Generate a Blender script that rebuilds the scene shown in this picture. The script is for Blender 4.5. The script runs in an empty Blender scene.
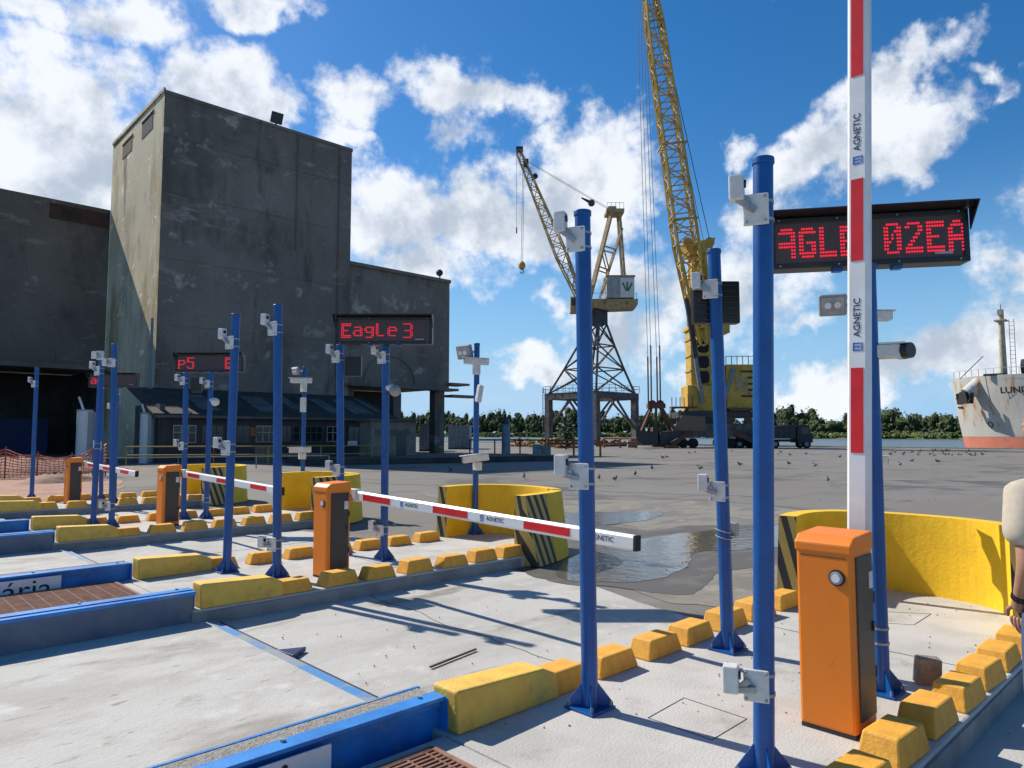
import bpy, bmesh, math, random
from mathutils import Vector, Matrix, Euler
random.seed(7)
R = math.radians
S = bpy.context.scene
COL = S.collection
# ------------------------------------------------------------------ camera
F, CX, CY = 710.0, 512.0, 384.0
PITCH = math.atan(50 / F); YAW = R(46.1); H = 1.75
cy_, sy_ = math.cos(YAW), math.sin(YAW)
cam_d = bpy.data.cameras.new('camera'); cam = bpy.data.objects.new('camera', cam_d); COL.objects.link(cam)
cam.location = (0, 0, H); cam.rotation_euler = (R(90) + PITCH, 0, YAW - R(90))
cam_d.sensor_width = 36; cam_d.lens = 36 * F / 1024; cam_d.clip_start = 0.05; cam_d.clip_end = 20000
S.camera = cam
S.view_settings.view_transform = 'Standard'; S.view_settings.look = 'None'
S.view_settings.exposure = 0.22; S.view_settings.gamma = 1; S.view_settings.use_curve_mapping = False
_fw = Vector((cy_ * math.cos(PITCH), sy_ * math.cos(PITCH), math.sin(PITCH)))
_rt = Vector((sy_, -cy_, 0)); _up = _rt.cross(_fw)
def ray(x, y): return _fw + _rt * ((x - CX) / F) - _up * ((y - CY) / F)
def gp(x, y, z=0.0):
    d = ray(x, y); t = (z - H) / d.z; return Vector((d.x * t, d.y * t, z))
def at(x, y, f):
    d = ray(x, y); t = f / (d.x * cy_ + d.y * sy_); return Vector((d.x * t, d.y * t, H + d.z * t))
def UV(r, f): return (sy_ * r + cy_ * f, -cy_ * r + sy_ * f)
# ------------------------------------------------------------------ sun + sky
SUN_EL = R(42.5); SUN_AZ = math.atan2(0.98, -0.17)        # direction towards the sun in the ground plane
sd = bpy.data.lights.new('sun', 'SUN'); sd.energy = 5.0; sd.angle = R(0.53); sd.color = (1, 0.935, 0.82)
so = bpy.data.objects.new('sun', sd); COL.objects.link(so)
ldir = Vector((-math.cos(SUN_AZ) * math.cos(SUN_EL), -math.sin(SUN_AZ) * math.cos(SUN_EL), -math.sin(SUN_EL)))
so.rotation_euler = ldir.to_track_quat('-Z', 'Y').to_euler(); so.location = (-20, 60, 60)
W = bpy.data.worlds.new('World'); S.world = W; W.use_nodes = True
def world():
    nt = W.node_tree; N = nt.nodes; L = nt.links; N.clear()
    def n(t, **k):
        o = N.new(t)
        for a, b in k.items(): setattr(o, a, b)
        return o
    def put(s, v):
        if isinstance(v, bpy.types.NodeSocket): L.new(v, s)
        else: s.default_value = v
    def m(op, a, b=0.0, c=None, clamp=False):
        o = n('ShaderNodeMath', operation=op, use_clamp=clamp); put(o.inputs[0], a); put(o.inputs[1], b)
        if c is not None: put(o.inputs[2], c)
        return o.outputs[0]
    def vm(op, a, b=(0, 0, 0), out=0, scale=None):
        o = n('ShaderNodeVectorMath', operation=op); put(o.inputs[0], a); put(o.inputs[1], b)
        if scale is not None: o.inputs['Scale'].default_value = scale
        return o.outputs[out]
    out = n('ShaderNodeOutputWorld'); bg = n('ShaderNodeBackground'); L.new(bg.outputs[0], out.inputs[0])
    sky = n('ShaderNodeTexSky', sky_type='NISHITA', sun_disc=False, sun_elevation=SUN_EL, sun_rotation=R(90) - SUN_AZ,
            altitude=0, air_density=1.0, dust_density=0.25, ozone_density=3.0)
    hs = n('ShaderNodeHueSaturation'); hs.inputs['Saturation'].default_value = 1.36; hs.inputs['Hue'].default_value = 0.502
    hs.inputs['Value'].default_value = 1.22
    L.new(sky.outputs[0], hs.inputs['Color'])
    tc = n('ShaderNodeTexCoord'); d = tc.outputs['Generated']
    def noise(v, sc, det, rough=0.55):
        o = n('ShaderNodeTexNoise', noise_dimensions='3D'); L.new(v, o.inputs['Vector'])
        o.inputs['Scale'].default_value = sc; o.inputs['Detail'].default_value = det; o.inputs['Roughness'].default_value = rough
        return o
    w1 = noise(d, 6.0, 5)
    wv = vm('SCALE', vm('SUBTRACT', w1.outputs['Color'], (0.5, 0.5, 0.5)), scale=0.17)
    w2 = noise(d, 26.0, 4)
    wv2 = vm('SCALE', vm('SUBTRACT', w2.outputs['Color'], (0.5, 0.5, 0.5)), scale=0.05)
    dd = vm('ADD', vm('ADD', d, wv), wv2)
    blobs = [  # px, py, half width, half height, angle, weight
        (60, 140, 130, 70, 0, 1.35), (10, 200, 100, 70, 0, 1.3), (-60, 260, 120, 80, 0, 1.2), (225, 95, 62, 46, -10, 1.2), (140, 160, 90, 60, 0, 1.0),
        (120, 35, 62, 30, 0, 0.85), (30, 18, 45, 20, 0, .8), (262, 6, 52, 16, 0, 0.85), (30, 62, 40, 18, 10, .75),
        (470, 92, 88, 34, 8, 0.95), (455, 128, 30, 30, 40, .6), (345, 105, 40, 24, 0, 0.7),(345,135,40,14,0,.7),
        (400, 215, 85, 70, 0, 1.35), (480, 215, 120, 55, -8, 1.3), (590, 185, 85, 52, -20, 1.35), (430, 270, 95, 40, 0, 1.1), (560,230,80,50,0,1.15),
        (620, 330, 90, 42, -15, 0.95), (535, 362, 38, 22, 0, 0.95), (660, 280, 70, 40, 0, 0.75), (745, 290, 60, 60, 0, .7),(560,300,30,16,0,.6),
        (835, 150, 110, 34, -28, 1.0), (910, 75, 62, 22, -22, 0.85), (900, 150, 90, 34, -24, 0.95), (760, 220, 60, 40, 0, .7), (730, 160, 26, 14, 0, 0.7),
        (800, 315, 34, 14, 0, 0.7), (1000, 285, 28, 14, -40, 0.6), (1005, 62, 30, 12, 0, 0.6), (960, 360, 110, 34, -8, 1.15), (840, 385, 90, 34, 0, 1.0), (730, 385, 70, 30, 0, .8),
        (1080, 320, 90, 60, 0, 1.1), (1200, 150, 120, 70, 0, 1.0), (-120, 120, 120, 90, 0, 1.1), (-200, 320, 140, 60, 0, 1.0), (400, -120, 120, 50, 0, 0.8), (900, -160, 140, 60, 0, 0.9)]
    acc = None
    for (x, y, hw, hh, ang, wt) in blobs:
        c = ray(x, y).normalized(); r_ = c.cross(Vector((0, 0, 1))).normalized(); u_ = r_.cross(c)
        ca, sa = math.cos(R(ang)), math.sin(R(ang))
        a = r_ * ca + u_ * -sa; b = r_ * sa + u_ * ca
        k = (ray(x, y).length) * F
        da = vm('DOT_PRODUCT', dd, tuple(a * (k / hw / 1.0) / ray(x, y).length), 1)
        db = vm('DOT_PRODUCT', dd, tuple(b * (k / hh / 1.0) / ray(x, y).length), 1)
        back = m('MULTIPLY', m('LESS_THAN', vm('DOT_PRODUCT', d, tuple(c), 1), 0.0), 20.0)
        cb = n('ShaderNodeCombineXYZ'); put(cb.inputs[0], da); put(cb.inputs[1], db); put(cb.inputs[2], back)
        v = m('MULTIPLY_ADD', vm('LENGTH', cb.outputs[0], out=1), -wt, wt)
        acc = v if acc is None else m('MAXIMUM', acc, v)
    acc = m('MAXIMUM', acc, -0.6)
    f1 = noise(d, 9.0, 11, 0.62).outputs['Fac']; f2 = noise(d, 30.0, 8, 0.6).outputs['Fac']
    dens = m('ADD', m('MULTIPLY_ADD', m('SUBTRACT', f1, 0.5), 2.5, m('MULTIPLY', acc, 1.15)), m('MULTIPLY', m('SUBTRACT', f2, 0.5), 1.1))
    mr = n('ShaderNodeMapRange', interpolation_type='SMOOTHSTEP'); put(mr.inputs[0], dens)
    mr.inputs[1].default_value = -0.02; mr.inputs[2].default_value = 0.72
    # thin veil near the horizon
    sz = n('ShaderNodeSeparateXYZ'); L.new(d, sz.inputs[0])
    hz = n('ShaderNodeMapRange', interpolation_type='SMOOTHSTEP'); put(hz.inputs[0], sz.outputs[2])
    hz.inputs[1].default_value = 0.16; hz.inputs[2].default_value = -0.02; hz.inputs[3].default_value = 0; hz.inputs[4].default_value = 0.5
    veil = m('MULTIPLY', hz.outputs[0], noise(vm('MULTIPLY', d, (3, 3, 12)), 1.6, 6).outputs['Fac'])
    cov = m('MAXIMUM', mr.outputs[0], veil, clamp=True)
    # cloud brightness: thick cores with grey undersides
    sh = noise(vm('ADD', d, (-0.01, 0.03, 0.03)), 11.0, 9, 0.6).outputs['Fac']
    br = n('ShaderNodeMapRange', interpolation_type='SMOOTHSTEP')
    put(br.inputs[0], m('ADD', m('MULTIPLY', m('SUBTRACT', f1, sh), 2.6), m('MULTIPLY', m('SUBTRACT', 1.1, acc), 0.55)))
    br.inputs[1].default_value = -0.35; br.inputs[2].default_value = 0.65; br.inputs[3].default_value = 0; br.inputs[4].default_value = 1
    cc = n('ShaderNodeMix', data_type='RGBA'); L.new(br.outputs[0], cc.inputs['Factor'])
    cc.inputs['A'].default_value = (4.9, 5.6, 6.6, 1); cc.inputs['B'].default_value = (9.4, 9.7, 10.2, 1)
    mx = n('ShaderNodeMix', data_type='RGBA'); put(mx.inputs['Factor'], m('MULTIPLY', cov, 0.95))
    lowf = n('ShaderNodeMapRange', interpolation_type='SMOOTHSTEP'); put(lowf.inputs[0], sz.outputs[2])
    lowf.inputs[1].default_value = 0.34; lowf.inputs[2].default_value = 0.0; lowf.inputs[3].default_value = 0; lowf.inputs[4].default_value = 1
    lowm = n('ShaderNodeMix', data_type='RGBA'); put(lowm.inputs['Factor'], lowf.outputs[0]); L.new(hs.outputs[0], lowm.inputs['A']); lowm.inputs['B'].default_value = (2.9, 5.6, 8.5, 1)
    L.new(lowm.outputs['Result'], mx.inputs['A']); L.new(cc.outputs['Result'], mx.inputs['B'])
    L.new(mx.outputs['Result'], bg.inputs[0]); bg.inputs[1].default_value = 0.088
world()
# ------------------------------------------------------------------ materials
def mat(name, col, col2=None, scale=4.0, rough=0.6, metal=0.0, bump=0.0, bscale=60.0, stretch=(1, 1, 1), lo=0.38, hi=0.66,
        dirt=None, dscale=1.5, dlo=0.55, dhi=0.75, detail=7, spec=0.5, emit=None, es=0, coat=0):
    m = bpy.data.materials.new(name); m.use_nodes = True
    nt = m.node_tree; N = nt.nodes; L = nt.links; b = N['Principled BSDF']
    b.inputs['Roughness'].default_value = rough; b.inputs['Metallic'].default_value = metal
    b.inputs['Specular IOR Level'].default_value = spec; b.inputs['Coat Weight'].default_value = coat
    tc = N.new('ShaderNodeTexCoord'); mp = N.new('ShaderNodeMapping'); L.new(tc.outputs['Object'], mp.inputs[0])
    mp.inputs['Scale'].default_value = stretch
    def nz(sc, det=detail, rg=0.6):
        o = N.new('ShaderNodeTexNoise'); o.inputs['Scale'].default_value = sc; o.inputs['Detail'].default_value = det
        o.inputs['Roughness'].default_value = rg; L.new(mp.outputs[0], o.inputs['Vector']); return o
    def rng(s, a, c_):
        o = N.new('ShaderNodeMapRange'); o.interpolation_type = 'SMOOTHSTEP'; L.new(s, o.inputs[0]); o.inputs[1].default_value = a; o.inputs[2].default_value = c_
        return o.outputs[0]
    c4 = lambda c: tuple(c) + (1,)
    if col2 is None: col2 = tuple(x * 0.82 for x in col)
    mx = N.new('ShaderNodeMix'); mx.data_type = 'RGBA'; mx.inputs['A'].default_value = c4(col); mx.inputs['B'].default_value = c4(col2)
    L.new(rng(nz(scale).outputs['Fac'], lo, hi), mx.inputs['Factor']); last = mx.outputs['Result']
    if dirt is not None:
        m2 = N.new('ShaderNodeMix'); m2.data_type = 'RGBA'; L.new(last, m2.inputs['A']); m2.inputs['B'].default_value = c4(dirt)
        L.new(rng(nz(dscale, 9, 0.68).outputs['Fac'], dlo, dhi), m2.inputs['Factor']); last = m2.outputs['Result']
    L.new(last, b.inputs['Base Color'])
    if bump:
        bp = N.new('ShaderNodeBump'); bp.inputs['Strength'].default_value = bump; bp.inputs['Distance'].default_value = 0.02
        L.new(nz(bscale, 5).outputs['Fac'], bp.inputs['Height']); L.new(bp.outputs[0], b.inputs['Normal'])
    if emit: b.inputs['Emission Color'].default_value = c4(emit); b.inputs['Emission Strength'].default_value = es
    m['out'] = 1
    return m
M = {}
M['blue'] = mat('blue_paint', (0.003, 0.085, 0.31), (0.003, 0.068, 0.25), 6, 0.36, bump=0.05, bscale=30, dirt=(0.06, 0.13, 0.3), dscale=9, dlo=.62, dhi=.75)
M['bluebeam'] = mat('blue_beam_paint', (0.025, 0.24, 0.64), (0.015, 0.16, 0.48), 3, 0.5, dirt=(0.24, 0.30, 0.36), dscale=5, dlo=.52, dhi=.74, bump=.1, bscale=50)
M['blued'] = mat('dark_navy_paint', (0.006, 0.03, 0.12), None, 5, .5)
M['webgrey'] = mat('beam_web_grey', (0.16, 0.18, 0.21), (0.10, 0.13, 0.19), 2, 0.8, dirt=(0.25, 0.25, 0.24), dscale=3)  # blue-grey base with paler patches for the beams' inner walls
M['orange'] = mat('orange_powder_coat', (0.86, 0.225, 0.008), (0.78, 0.195, 0.008), 2, 0.45, bump=0.06, bscale=160, dirt=(0.52, 0.19, 0.05), dscale=7, dlo=.60, dhi=.72, stretch=(1, 1, .5))
M['block'] = mat('ochre_kerb_paint', (0.80, 0.40, 0.045), (0.70, 0.33, 0.035), 9, 0.65, bump=0.25, bscale=60, dirt=(0.34, 0.2, 0.09), dscale=8, dlo=.60, dhi=.72)
M['long'] = mat('yellow_kerb_paint', (0.82, 0.52, 0.085), (0.72, 0.43, 0.07), 6, 0.7, bump=0.35, bscale=50, dirt=(0.40, 0.29, 0.13), dscale=6, dlo=.58, dhi=.72)
M['yellow'] = mat('yellow_wall_paint', (0.88, 0.54, 0.012), (0.80, 0.47, 0.012), 3, 0.6, bump=0.3, bscale=30, dirt=(0.45, 0.30, 0.06), dscale=3, dlo=.60, dhi=.8)
M['black'] = mat('black_paint', (0.02, 0.02, 0.022), (0.035, 0.034, 0.03), 5, 0.5, bump=.1)
M['blackmetal'] = mat('black_metal', (0.012, 0.012, 0.013), None, 5, 0.35)
M['rubber'] = mat('black_rubber', (0.015, 0.015, 0.016), None, 8, 0.8)
M['panel'] = mat('dark_grey_door', (0.045, 0.043, 0.04), None, 5, 0.45)
M['white'] = mat('white_enamel', (0.78, 0.78, 0.77), (0.7, 0.7, 0.69), 5, 0.35, dirt=(0.5, 0.49, 0.46), dscale=6, dlo=.6, dhi=.8)
M['whitep'] = mat('off_white_plastic', (0.70, 0.69, 0.65), (0.6, 0.59, 0.55), 12, 0.5, dirt=(0.4, 0.38, 0.33), dscale=14, dlo=.6, dhi=.8)
M['greyp'] = mat('grey_plastic', (0.32, 0.32, 0.31), None, 8, 0.5)
M['red'] = mat('red_reflective', (0.72, 0.012, 0.015), (0.6, 0.01, 0.012), 8, 0.4)
M['alu'] = mat('brushed_aluminium', (0.5, 0.52, 0.55), None, 10, 0.35, 0.7)
M['steel'] = mat('galvanised_steel', (0.4, 0.41, 0.42), (0.3, 0.3, 0.31), 10, 0.45, 0.6)
M['glass'] = mat('dark_glass', (0.02, 0.022, 0.025), None, 3, 0.08)
M['lens'] = mat('lamp_lens', (0.75, 0.76, 0.74), None, 3, 0.15, coat=.5)
M['screen'] = mat('led_screen', (0.075, 0.05, 0.05), (0.06, 0.042, 0.042), 60, 0.5)
M['led'] = mat('red_led', (0.5, 0.02, 0.03), None, 3, 0.5, emit=(1, 0.02, 0.05), es=.8)
M['rust'] = mat('rusty_steel', (0.16, 0.075, 0.045), (0.09, 0.045, 0.03), 7, 0.85, dirt=(0.26, 0.15, 0.09), dscale=12, bump=.3)
M['craneold'] = mat('weathered_ochre_paint', (0.46, 0.34, 0.15), (0.32, 0.22, 0.10), 2, 0.75, dirt=(0.17, 0.10, 0.06), dscale=1.2, dlo=.52, dhi=.68)
M['craney'] = mat('crane_yellow', (0.60, 0.37, 0.045), (0.46, 0.27, 0.04), .7, 0.6, dirt=(0.16, 0.10, 0.045), dscale=1.3, dlo=.50, dhi=.72)
M['cranegrey'] = mat('old_grey_steel', (0.14, 0.13, 0.12), (0.08, 0.065, 0.055), 1.5, 0.85, dirt=(0.15, 0.09, 0.06), dscale=.9)
M['darksteel'] = mat('dark_steel', (0.045, 0.045, 0.048), (0.03, 0.028, 0.028), 3, 0.6)
M['cream'] = mat('cream_paint', (0.58, 0.50, 0.33), (0.36, 0.33, 0.25), 1.5, 0.7)
M['cont'] = mat('grey_blue_container', (0.20, 0.24, 0.28), (0.15, 0.18, 0.21), 2, 0.6, dirt=(0.16, 0.11, 0.08), dscale=2)
M['rail'] = mat('yellow_rail_paint', (0.42, 0.29, 0.04), None, 3, 0.6)
M['orail'] = mat('orange_rail', (0.42, 0.13, 0.03), (0.3, 0.1, 0.03), 3, 0.7)
M['wood'] = mat('weathered_wood', (0.22, 0.16, 0.10), (0.14, 0.10, 0.07), 6, 0.85, stretch=(1, 6, 6), bump=.3)
M['roof'] = mat('dull_roof_sheet', (0.05, 0.044, 0.036), (0.028, 0.025, 0.02), .8, 0.8, dirt=(0.13, 0.09, 0.06), dscale=.7)
M['roofl'] = mat('pale_roof_sheet', (0.15, 0.145, 0.13), (0.07, 0.068, 0.06), 1.5, 0.7)
M['annex'] = mat('dull_purple_wall', (0.08, 0.055, 0.052), (0.05, 0.035, 0.034), 1, 0.8)
M['annexg'] = mat('grey_wall', (0.13, 0.125, 0.11), (0.08, 0.078, 0.07), 1, 0.8)
M['navy'] = mat('navy_door', (0.012, 0.025, 0.11), None, 1, 0.6)
M['net'] = mat('orange_netting', (0.62, 0.16, 0.08), (0.5, 0.13, 0.07), 4, 0.7)
M['sand'] = mat('pink_brown_sand', (0.40, 0.24, 0.17), (0.30, 0.17, 0.12), 1.2, 0.95, bump=1, bscale=9, dirt=(0.46, 0.36, 0.28), dscale=.6)
M['stone'] = mat('dark_stone', (0.26, 0.20, 0.14), (0.36, 0.29, 0.21), 12, 0.9, bump=1, bscale=40)
M['conc_b'] = mat('old_concrete_block', (0.27, 0.27, 0.26), (0.2, 0.2, 0.19), 3, 0.85, bump=.3)
M['shirt'] = mat('beige_cotton', (0.50, 0.44, 0.35), (0.46, 0.40, 0.32), 40, 0.9, bump=.2, bscale=300)
M['jeans'] = mat('blue_denim', (0.05, 0.08, 0.16), None, 60, 0.9)
M['skin'] = mat('skin', (0.42, 0.22, 0.14), (0.38, 0.19, 0.12), 20, 0.55)
M['hair'] = mat('grey_hair', (0.10, 0.09, 0.08), None, 60, 0.7)
M['leather'] = mat('brown_leather', (0.06, 0.035, 0.02), None, 20, 0.5)
M['birdd'] = mat('dark_feathers', (0.045, 0.047, 0.055), (0.09, 0.09, 0.1), 20, 0.8)
M['birdl'] = mat('pale_feathers', (0.33, 0.33, 0.34), (0.2, 0.2, 0.21), 20, 0.8)
M['hull'] = mat('pale_hull_paint', (0.52, 0.51, 0.46), (0.44, 0.43, 0.38), .5, 0.6, stretch=(1, 1, .22), dirt=(0.46, 0.20, 0.05), dscale=1.1, dlo=.545, dhi=.66)
M['boot'] = mat('salmon_boot_paint', (0.66, 0.22, 0.14), (0.56, 0.18, 0.11), .6, 0.7, dirt=(0.42, 0.15, 0.07), dscale=.8)
M['rust_stain'] = mat('rust_stain', (0.42, 0.17, 0.03), (0.30, 0.10, 0.02), 3, 0.8)
M['ink'] = mat('dark_lettering', (0.02, 0.022, 0.028), None, 3, 0.6)
M['bluelogo'] = mat('blue_logo', (0.02, 0.12, 0.45), None, 3, 0.5)
M['green'] = mat('green_logo', (0.03, 0.22, 0.08), None, 3, 0.6)
M['leaf'] = mat('far_foliage', (0.058, 0.085, 0.022), (0.028, 0.046, 0.014), .045, 0.9, lo=.4, hi=.6, dirt=(0.13, 0.14, 0.04), dscale=.09, dlo=.56, dhi=.66)
M['scrub'] = mat('pale_scrub', (0.16, 0.21, 0.045), (0.09, 0.14, 0.035), .05, 0.95, dirt=(0.2, 0.19, 0.07), dscale=.03)
M['bark'] = mat('bark', (0.09, 0.07, 0.05), None, 3, 0.9)
M['plantl'] = mat('bush_leaf', (0.05, 0.08, 0.03), None, 3, 0.8)
M['conc'] = mat('pale_concrete', (0.47, 0.455, 0.42), (0.40, 0.385, 0.35), 1.1, 0.88, bump=0.35, bscale=55, dirt=(0.27, 0.25, 0.22), dscale=.9, dlo=.54, dhi=.72)  # concrete's own pale tone with random stains
M['island'] = mat('island_concrete', (0.51, 0.495, 0.46), (0.43, 0.415, 0.38), 2.0, 0.88, bump=0.35, bscale=60, dirt=(0.29, 0.27, 0.24), dscale=1.3, dlo=.52, dhi=.72)
M['kerbc'] = mat('rough_kerb_concrete', (0.30, 0.30, 0.29), (0.22, 0.22, 0.21), 3.0, 0.9, bump=0.6, bscale=40)
M['darkpave'] = mat('shadow_toned_pavement', (0.07, 0.063, 0.055), (0.045, 0.04, 0.036), 1, .95)  # pavement colour darkened to hold the black shadow lying there
M['quay'] = mat('quay_concrete', (0.32, 0.31, 0.28), (0.24, 0.23, 0.21), 1, 0.9)
M['grate'] = mat('rusty_grate_steel', (0.30, 0.15, 0.10), (0.20, 0.10, 0.065), 8, 0.85, dirt=(0.30, 0.20, 0.13), dscale=5)
M['jointp'] = mat('worn_joint_plate', (0.22, 0.27, 0.33), (0.30, 0.30, 0.28), 3, 0.6, dirt=(0.06, 0.22, 0.48), dscale=1.2, dlo=.48, dhi=.58)
M['gravel'] = mat('gravel_fill', (0.42, 0.40, 0.36), (0.28, 0.26, 0.23), 45, 0.95, bump=1.0, bscale=90)

def nodes_mat(name, rough=.9):
    m = bpy.data.materials.new(name); m.use_nodes = True
    return m, m.node_tree.nodes, m.node_tree.links, m.node_tree.nodes['Principled BSDF']
def layered(name, base, layers, rough=0.9, bumps=(), spec=.4):
    """base colour, then layers (colour, scale, stretch, lo, hi, detail, offset)"""
    m, N, L, b = nodes_mat(name); b.inputs['Roughness'].default_value = rough; b.inputs['Specular IOR Level'].default_value = spec
    tc = N.new('ShaderNodeTexCoord'); last = None
    def nz(sc, st, det, off, rot=0):
        mp = N.new('ShaderNodeMapping'); L.new(tc.outputs['Object'], mp.inputs[0]); mp.inputs['Scale'].default_value = st
        mp.inputs['Location'].default_value = (off, off * 1.7, off * .6); mp.inputs['Rotation'].default_value = (0, 0, rot)
        o = N.new('ShaderNodeTexNoise'); o.inputs['Scale'].default_value = sc; o.inputs['Detail'].default_value = det; o.inputs['Roughness'].default_value = .62
        L.new(mp.outputs[0], o.inputs['Vector']); return o.outputs['Fac']
    for i, (c, sc, st, lo, hi, det, *rot) in enumerate(layers):
        f = N.new('ShaderNodeMapRange'); f.interpolation_type = 'SMOOTHSTEP'; L.new(nz(sc, st, det, i * 7.3, rot[0] if rot else 0), f.inputs[0])
        f.inputs[1].default_value = lo; f.inputs[2].default_value = hi
        x = N.new('ShaderNodeMix'); x.data_type = 'RGBA'; L.new(f.outputs[0], x.inputs['Factor'])
        if last is None: x.inputs['A'].default_value = tuple(base) + (1,)
        else: L.new(last, x.inputs['A'])
        x.inputs['B'].default_value = tuple(c) + (1,); last = x.outputs['Result']
    L.new(last, b.inputs['Base Color']); nrm = None
    for (sc, st, dist) in bumps:
        bp = N.new('ShaderNodeBump'); bp.inputs['Strength'].default_value = dist; bp.inputs['Distance'].default_value = 0.02
        L.new(nz(sc, (1, 1, 1), 6, 3.1), bp.inputs['Height'])
        if nrm: L.new(nrm, bp.inputs['Normal'])
        nrm = bp.outputs[0]
    if nrm: L.new(nrm, b.inputs['Normal'])
    return m
M['asphalt'] = layered('yard_asphalt', (0.185, 0.168, 0.145), [
    ((0.20, 0.19, 0.175), .12, (1, 1, 1), .42, .62, 6), ((0.10, 0.098, 0.095), .35, (1, 1, 1), .52, .66, 7),
    ((0.24, 0.22, 0.19), .5, (.12, 1.4, 1), .60, .72, 6, R(44)), ((0.09, 0.088, 0.085), 1.2, (.1, 1.2, 1), .60, .74, 6, R(44)),
    ((0.22, 0.21, 0.2), 60, (1, 1, 1), .60, .72, 3)], bumps=((70, 1, .5), (6, 1, .4)))
M['deck'] = layered('weighbridge_concrete', (0.50, 0.485, 0.45), [
    ((0.42, 0.40, 0.36), 1.0, (.7, 1.2, 1), .44, .64, 8), ((0.56, 0.545, 0.52), 3.0, (1, 1, 1), .54, .7, 7),
    ((0.33, 0.305, 0.265), 1.1, (.7, 1.5, 1), .52, .70, 12), ((0.25, 0.23, 0.20), 1.6, (.6, 1.6, 1), .58, .72, 13, .5), ((0.27, 0.25, 0.225), 9, (.6, 1.6, 1), .60, .72, 9, -.3), ((0.21, 0.2, 0.18), 16, (.2, 1.8, 1), .66, .72, 5, .8),
    ((0.2, 0.19, 0.17), 30, (.25, 1, 1), .68, .74, 4)], bumps=((50, 1, .35), (5, 1, .3)))
M['lane'] = layered('lane_concrete', (0.48, 0.465, 0.43), [
    ((0.40, 0.385, 0.35), .8, (.7, 1.3, 1), .44, .62, 8), ((0.53, 0.52, 0.49), 4, (1, 1, 1), .54, .72, 7),
    ((0.25, 0.23, 0.195), 1.3, (.4, 1.6, 1), .56, .67, 9), ((0.22, 0.21, 0.19), 25, (.3, 1, 1), .68, .76, 4)], bumps=((60, 1, .4), (5, 1, .3)))
def wall_mat(name, k, warm=(1, 1, 1), och=0.0):
    g = lambda v: tuple(v * k * w for w in warm)
    lay = [(g(0.21), .08, (1, 1, .8), .42, .62, 9), (g(0.10), .22, (1, 1, .55), .50, .68, 10), (g(0.09), .5, (1.6, 1.6, .3), .56, .74, 9),
           (g(0.27), .6, (.6, .6, 1.6), .585, .68, 10), (g(0.24), 2.2, (1, 1, 1), .60, .74, 8), (g(0.07), 1.4, (1.4, 1.4, .35), .63, .76, 8), (g(0.34), .5, (1, 1, 1), .62, .70, 12), (g(0.09), 5, (1, 1, 1), .58, .74, 8), (g(0.25), 9, (1, 1, 1), .62, .76, 6), (g(.095), .16, (1, 1, 1), .58, .70, 12)]
    if och: lay += [((0.46, 0.31, 0.12), .20, (1, 1, .45), .50, .66, 9), ((.20, .14, .09), .4, (1.3, 1.3, .4), .57, .72, 9)]
    return layered(name, g(0.150), lay, bumps=((3, 1, .6), (14, 1, .4)))
M['bwall'] = wall_mat('stained_concrete_wall', 1.06, (1.2, 1, .80))
M['bwallw'] = wall_mat('sun_tinted_ochre_wall', 3.6, (1.22, 1, .64), 1)  # ochre stains over a base brightened to carry the sunlight
M['bwallb'] = layered('rusty_brick_wall', (0.10, 0.045, 0.03), [((0.05, 0.035, 0.03), 1.5, (1, 1, .6), .45, .6, 8), ((0.14, 0.06, 0.035), 3, (1, 1, 1), .55, .7, 8)])
M['bwalld'] = wall_mat('black_stained_wall', 0.92, (1.18, 1, .80))
M['bwallr'] = wall_mat('recess_shade_wall', 0.30, (1, 1, 1.0))  # wall tone darkened for the shade inside gateway and under wing
def hazard():
    m, N, L, b = nodes_mat('hazard_stripes'); b.inputs['Roughness'].default_value = .6
    uv = N.new('ShaderNodeUVMap'); sp = N.new('ShaderNodeSeparateXYZ'); L.new(uv.outputs[0], sp.inputs[0])
    a = N.new('ShaderNodeMath'); a.operation = 'MULTIPLY_ADD'; L.new(sp.outputs[1], a.inputs[0]); a.inputs[1].default_value = .27; L.new(sp.outputs[0], a.inputs[2])
    q = N.new('ShaderNodeMath'); q.operation = 'MULTIPLY'; L.new(a.outputs[0], q.inputs[0]); q.inputs[1].default_value = 1 / .15
    fr = N.new('ShaderNodeMath'); fr.operation = 'FRACT'; L.new(q.outputs[0], fr.inputs[0])
    g = N.new('ShaderNodeMath'); g.operation = 'GREATER_THAN'; L.new(fr.outputs[0], g.inputs[0]); g.inputs[1].default_value = .52
    tc = N.new('ShaderNodeTexCoord'); nz = N.new('ShaderNodeTexNoise'); nz.inputs['Scale'].default_value = 9; nz.inputs['Detail'].default_value = 8; L.new(tc.outputs['Object'], nz.inputs['Vector'])
    y = N.new('ShaderNodeMix'); y.data_type = 'RGBA'; L.new(nz.outputs['Fac'], y.inputs['Factor']); y.inputs['A'].default_value = (.62, .42, .08, 1); y.inputs['B'].default_value = (.42, .30, .09, 1)
    k = N.new('ShaderNodeMix'); k.data_type = 'RGBA'; L.new(nz.outputs['Fac'], k.inputs['Factor']); k.inputs['A'].default_value = (.015, .015, .015, 1); k.inputs['B'].default_value = (.06, .055, .045, 1)
    x = N.new('ShaderNodeMix'); x.data_type = 'RGBA'; L.new(g.outputs[0], x.inputs['Factor']); L.new(y.outputs['Result'], x.inputs['A']); L.new(k.outputs['Result'], x.inputs['B'])
    L.new(x.outputs['Result'], b.inputs['Base Color']); return m
M['hazard'] = hazard()
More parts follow.
